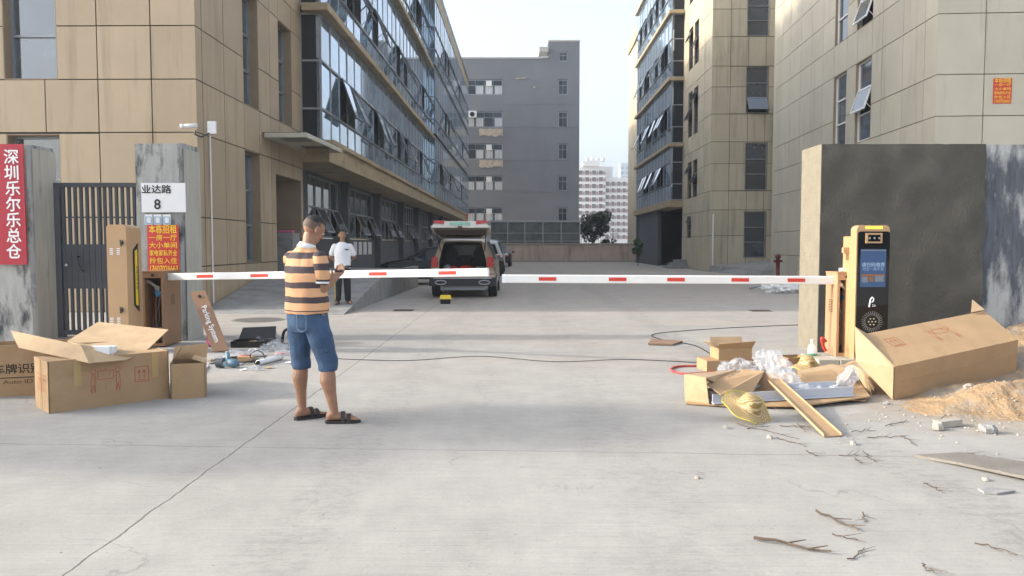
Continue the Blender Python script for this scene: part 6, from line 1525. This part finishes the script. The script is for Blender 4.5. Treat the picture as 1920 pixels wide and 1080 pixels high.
def foot(mb, ank, d, sandal_parent, sm, L=.25):
    d = V((math.cos(d), math.sin(d), 0)); s = V((-d.y,d.x,0)); a = V((ank.x,ank.y,0))
    limb(mb, [(ank,.036),(a-d*.035+Zv*.055,.033)]); limb(mb, [(a-d*.03+Zv*.055,.030),(a+d*.06+Zv*.058,.034),(a+d*.13+Zv*.045,.027)]); mb.ell(a+d*.125+Zv*.040, .05,.04,.016, rot=Matrix((d,s,Zv)).transposed())
    for k in range(5): o = -.036+.018*k; ln = (.195,.192,.186,.178,.168)[k if s.y > 0 else 4-k]; limb(mb, [(a+d*.14+s*o+Zv*.038,.011),(a+d*ln+s*o+Zv*.034,.0095 if k not in (0,4) else .011)])
    sole = [(-.075,.0),(-.06,.033),(.0,.038),(.07,.042),(.14,.052),(.19,.042),(.215,.0)]
    ring_ = [a+d*x+s*y for x, y in sole]+[a+d*x-s*y for x, y in sole[-2:0:-1]]
    q = MB(); q.loft([[p+Zv*.002 for p in ring_],[p+Zv*.014 for p in ring_],[p+Zv*.022 for p in ring_]]); q.build('sandal', sm, sandal_parent)
    q = MB()
    for x0_, x1_, zt_ in ((.055,.088,.098),(.105,.135,.078)):
        rr = []
        for x in (x0_, x1_):
            rr.append([a+d*x+s*(.053*math.cos(k*math.pi/10))+Zv*(.016+(zt_-.016)*math.sin(k*math.pi/10)**.8) for k in range(11)])
        k_ = 11; q.add(rr[0]+rr[1]+[p-Zv*.006 for p in rr[0]]+[p-Zv*.006 for p in rr[1]], [(i,i+1,i+1+k_,i+k_) for i in range(10)]+[(i+2*k_,i+1+2*k_,i+1+3*k_,i+3*k_) for i in range(10)]+[(i,i+1,i+1+2*k_,i+2*k_) for i in range(10)]+[(i+k_,i+1+k_,i+1+3*k_,i+3*k_) for i in range(10)])
    q.build('sandal_strap', sm, sandal_parent)
M_sand_l = mat('black_leather', (.025,.022,.020), .6, var=.2, bump=.2)
foot(b, aRk, R(8), man, M_sand_l); foot(b, aLk, R(38), man, M_sand_l)
ph = V((-1.432,6.57,1.262))
dR = (ph-wR).normalized(); upn = V((-.15,-.35,.9)).normalized()
hand(b, wR, dR, (upn-dR*upn.dot(dR)).normalized(), dR.cross(upn)*-1, curl=.75)
dL = (ph+V((-.02,.03,-.01))-wL).normalized(); hand(b, wL, dL, (upn-dL*upn.dot(dL)).normalized(), dL.cross(upn), curl=.75)
fuse('body', b, M_skin, man, .0055, 3, .5)
# shirt
s = MB()
erings(s, [(hipc+V((.0,.0,-.015)),.203,.15),(hipc+Zv*.06,.205,.152),(hipc+V((-.01,0,.18)),.196,.142),(hipc+V((-.012,0,.30)),.198,.142),(nb_-Zv*.12,.205,.138),(nb_-Zv*.065,.190,.118),(nb_-Zv*.03,.150,.098),(nb_-Zv*.0,.105,.082),(nb_+Zv*.03,.072,.068)], f, r)
limb(s, [(sR-r*.03-Zv*.03,.055),(sR.lerp(eR,.2),.05)]); limb(s, [(sL+r*.02-Zv*.022,.060),(sL.lerp(eL,.2),.055)])
sh_ = fuse('shirt', s, M_stripe, man, .008, 5, .6)
for pnt in sh_.data.vertices:      # soft folds in the cloth
    q = pnt.co; amp = .013*(1.2 if q.z < 1.1 else .75); dsp = noise.noise(V((q.x*7+q.z*4, q.y*7, q.z*3.0)))*amp+noise.noise(V((q.x*16, q.y*16, q.z*7+3)))*.0045
    pnt.co = q+pnt.normal*dsp
for nm_, q_ in (('r', [(sR-r*.008-Zv*.020,.062),(sR.lerp(eR,.35)+r*.006-f*.0,.070),(sR.lerp(eR,.62)+r*.006,.075)]), ('l', [(sL+r*.02-Zv*.022,.060),(sL.lerp(eL,.35),.067),(sL.lerp(eL,.60),.070)])):
    s = MB(); limb(s, q_); s_o = fuse('sleeve', s, stripe_mat(.022), man, .008, 3, .5)
    for pnt in s_o.data.vertices: q = pnt.co; pnt.co = q+pnt.normal*(noise.noise(V((q.x*9+q.z*6,q.y*9,q.z*5)))*.010)
cuff = MB(); d_ = (eR-sR).normalized(); cc_ = sR.lerp(eR,.62)+r*.006; cuff.tube([cc_+d_*.035, cc_+d_*.052], [.070,.066], 24); cuff.build('sleeve_cuff', M_white, man, True)
col_ = MB(); col_.tube([nb_+V((.0,0,.010)), nb_+V((.012,.005,.055))], [.083,.066], 28); col_.build('collar', M_white, man, True)
# shorts
s = MB()
erings(s, [(hipc+Zv*.05,.17,.125),(hipc-Zv*.03,.185,.14),(hipc-Zv*.12,.185,.14),(hipc-Zv*.17,.16,.12)], f, r)
limb(s, [(hR-Zv*.03,.102),(hR.lerp(kR,.5)-Zv*.02,.096),(kR+Zv*.03,.083),(kR-Zv*.012,.080)]); limb(s, [(hL-Zv*.03,.102),(hL.lerp(kL,.5)-Zv*.02,.094),(kL+Zv*.03,.080),(kL-Zv*.015,.078)])
so_ = fuse('shorts', s, M_denim, man, .008, 4, .5)
for pnt in so_.data.vertices:
    q = pnt.co; dsp = noise.noise(V((q.x*9+q.z*7, q.y*9, q.z*6)))*.014+noise.noise(V((q.x*20, q.y*20, q.z*16)))*.004; 
    z_w = q.z
    if z_w < .455: pnt.co.z = max(q.z, .432+.004*noise.noise(q*20))
    pnt.co = V((pnt.co.x+pnt.normal.x*dsp, pnt.co.y+pnt.normal.y*dsp, pnt.co.z))
M_denim2 = mat('pale_stitching', (.20,.28,.38), .85)
pk = MB(); pc_ = hipc+r*.085-f*.146+Zv*-.045
for a_, b__ in (((-.055,.03),(.055,.03)),((-.055,.03),(-.05,-.09)),((.055,.03),(.05,-.09)),((-.05,-.09),(0,-.11)),((.05,-.09),(0,-.11))): pk.tube([pc_+r*a_[0]+Zv*a_[1], pc_+r*b__[0]+Zv*b__[1]], .002, 5)
pk.build('pocket_stitching', M_denim2, man)
phn = thing('mobile_phone', ph, 'dark mobile phone held by the man in the striped shirt', 'phone')
dp = (V((.55,.75,.30))).normalized(); sp2_ = V((.8,-.6,0)); sp2_ = (sp2_-dp*sp2_.dot(dp)).normalized(); np_ = dp.cross(sp2_)
if np_.z < 0: np_ = -np_
MB().hexa([ph+dp*a*.075+sp2_*b__*.036+np_*c_*.004 for c_ in (-1,1) for a, b__ in ((-1,-1),(1,-1),(1,1),(-1,1))]).build('case', M_black, phn)
MB().hexa([ph+dp*a*.07+sp2_*b__*.033+np_*(.0045+c_*.0006) for c_ in (0,1) for a, b__ in ((-1,-1),(1,-1),(1,1),(-1,1))]).build('display', M_bgl, phn)

# --- the guard on the ramp
gz_ = .14; gp = V((-3.79,17.3,gz_))
gd = thing('person', gp, 'man in a white uniform shirt and black trousers standing on the ramp, hands behind him', 'person')
f = V((.28,-.96,0)).normalized(); r = V((f.y,-f.x,0))      # faces the camera, a little to the right
H = lambda x, y, z: gp+r*x+f*y+Zv*z                      # x to his right
b = head(gd, H(0,.02,1.545), f+Zv*-.04, Zv, M_skin, M_hair, 1.0, 'full')
limb(b, [(H(0,0,1.34),.056),(H(0,.0,1.44),.052),(H(0,0,1.49),.052)])
erings(b, [(H(0,0,.86),.15,.10),(H(0,0,1.0),.14,.095),(H(0,0,1.2),.165,.105),(H(0,0,1.33),.15,.09),(H(0,0,1.38),.07,.06)], f, r)
for s_ in (-1,1):
    el = H(s_*.265,-.05,1.06); wr = H(s_*.09,-.16,.90)
    limb(b, [(H(s_*.18,0,1.31),.050),(el,.040),(wr,.027)]); hand(b, wr, (H(s_*-.03,-.17,.84)-wr), -f, Zv, curl=.4)
    limb(b, [(H(s_*.09,0,.84),.085),(H(s_*.10,.01,.45),.055),(H(s_*.11,-.01,.10),.036)])
    foot(b, H(s_*.11,0,.085)-Zv*gz_+V((0,0,0)), math.atan2(f.y,f.x)+s_*-.35, gd, M_sand_l) if False else None
    ft_ = H(s_*.11,0,.03); dd_ = (f+r*s_*.35).normalized(); limb(b, [(ft_-dd_*.03+Zv*.02,.032),(ft_+dd_*.08+Zv*.02,.033),(ft_+dd_*.16+Zv*.005,.026)])
    q = MB(); rg = [ft_+dd_*(.055+.14*math.cos(a))+V((-dd_.y,dd_.x,0))*.05*math.sin(a) for a in [k*math.pi/8 for k in range(16)]]; q.loft([[p-Zv*.028 for p in rg],[p+Zv*.0 for p in rg]]); q.build('sandal', M_sand_l, gd)
    q = MB(); q.tube([ft_+dd_*.09+V((-dd_.y,dd_.x,0))*.045*c_+Zv*z_ for c_, z_ in ((-1,.0),(-.8,.045),(0,.062),(.8,.045),(1,.0))], .014, 6); q.build('sandal_strap', M_sand_l, gd)
fuse('body', b, M_skin, gd, .008, 3, .5)
s = MB(); erings(s, [(H(0,0,.80),.185,.135),(H(0,0,.92),.18,.13),(H(0,0,1.05),.175,.125),(H(0,0,1.2),.19,.13),(H(0,0,1.30),.19,.11),(H(0,0,1.355),.13,.085),(H(0,0,1.39),.072,.068)], f, r)
for s_ in (-1,1): limb(s, [(H(s_*.165,0,1.30),.07),(H(s_*.235,-.03,1.14),.066)])
s = fuse('shirt', s, mat('white_uniform',(.74,.75,.77),.8,var=.05,bump=.6,bscale=9), gd, .011, 4, .5)
for pnt in s.data.vertices: q = pnt.co; pnt.co = q+pnt.normal*(noise.noise(V((q.x*8+q.z*5,q.y*8,q.z*5)))*.012)
s = MB(); erings(s, [(H(0,0,.90),.165,.115),(H(0,0,.80),.17,.12),(H(0,0,.72),.16,.11)], f, r)
for s_ in (-1,1): limb(s, [(H(s_*.085,0,.78),.095),(H(s_*.098,.01,.45),.078),(H(s_*.108,0,.13),.070)])
fuse('trousers', s, mat('black_trousers',(.010,.010,.014),.85,bump=.6,bscale=12), gd, .010, 3, .5)
q = MB(); q.tube([H(.165,.05,.75),H(.172,.05,.45),H(.172,.05,.12)], .006, 5); q.build('trouser_stripe', M_yellow, gd)
for s_ in (-1,1): MB().hexa([H(s_*(.13+a),b_,1.365+c_-.03*a*8*.3) for c_ in (0,.018) for a, b_ in ((0,-.04),(.09,-.04),(.09,.04),(0,.04))]).build('shoulder_board', M_black, gd)
MB().hexa([H(-.07+a,.132,1.22+c_) for c_ in (0,.02) for a in (0,) for a, _ in ((-.03,0),(.03,0),(.03,1),(-.03,1))]).build('name_badge', M_black, gd)
MB().hexa([H(-.10+a,.128+b_,1.215+c_) for c_ in (0,.022) for a, b_ in ((-.03,0),(.03,0),(.03,.012),(-.03,.012))]).build('name_badge', M_black, gd)

# ======================= summer haze
hb = MB(); hb.box((-420,-30,-1.0),(420,760,95)); hz_ = hb.build('haze', M_white, origin=(0,365,-1)); tag(hz_, kind='stuff', label='pale summer haze over the whole view')
hm = bpy.data.materials.new('haze'); hm.use_nodes = True; nt = hm.node_tree; nt.nodes.clear()
vo_ = nt.nodes.new('ShaderNodeVolumePrincipled'); mo_ = nt.nodes.new('ShaderNodeOutputMaterial'); vo_.inputs['Color'].default_value = (.84,.91,1.0,1); vo_.inputs['Density'].default_value = .0010; vo_.inputs['Anisotropy'].default_value = .3
nt.links.new(vo_.outputs[0], mo_.inputs['Volume']); hz_.data.materials.clear(); hz_.data.materials.append(hm)
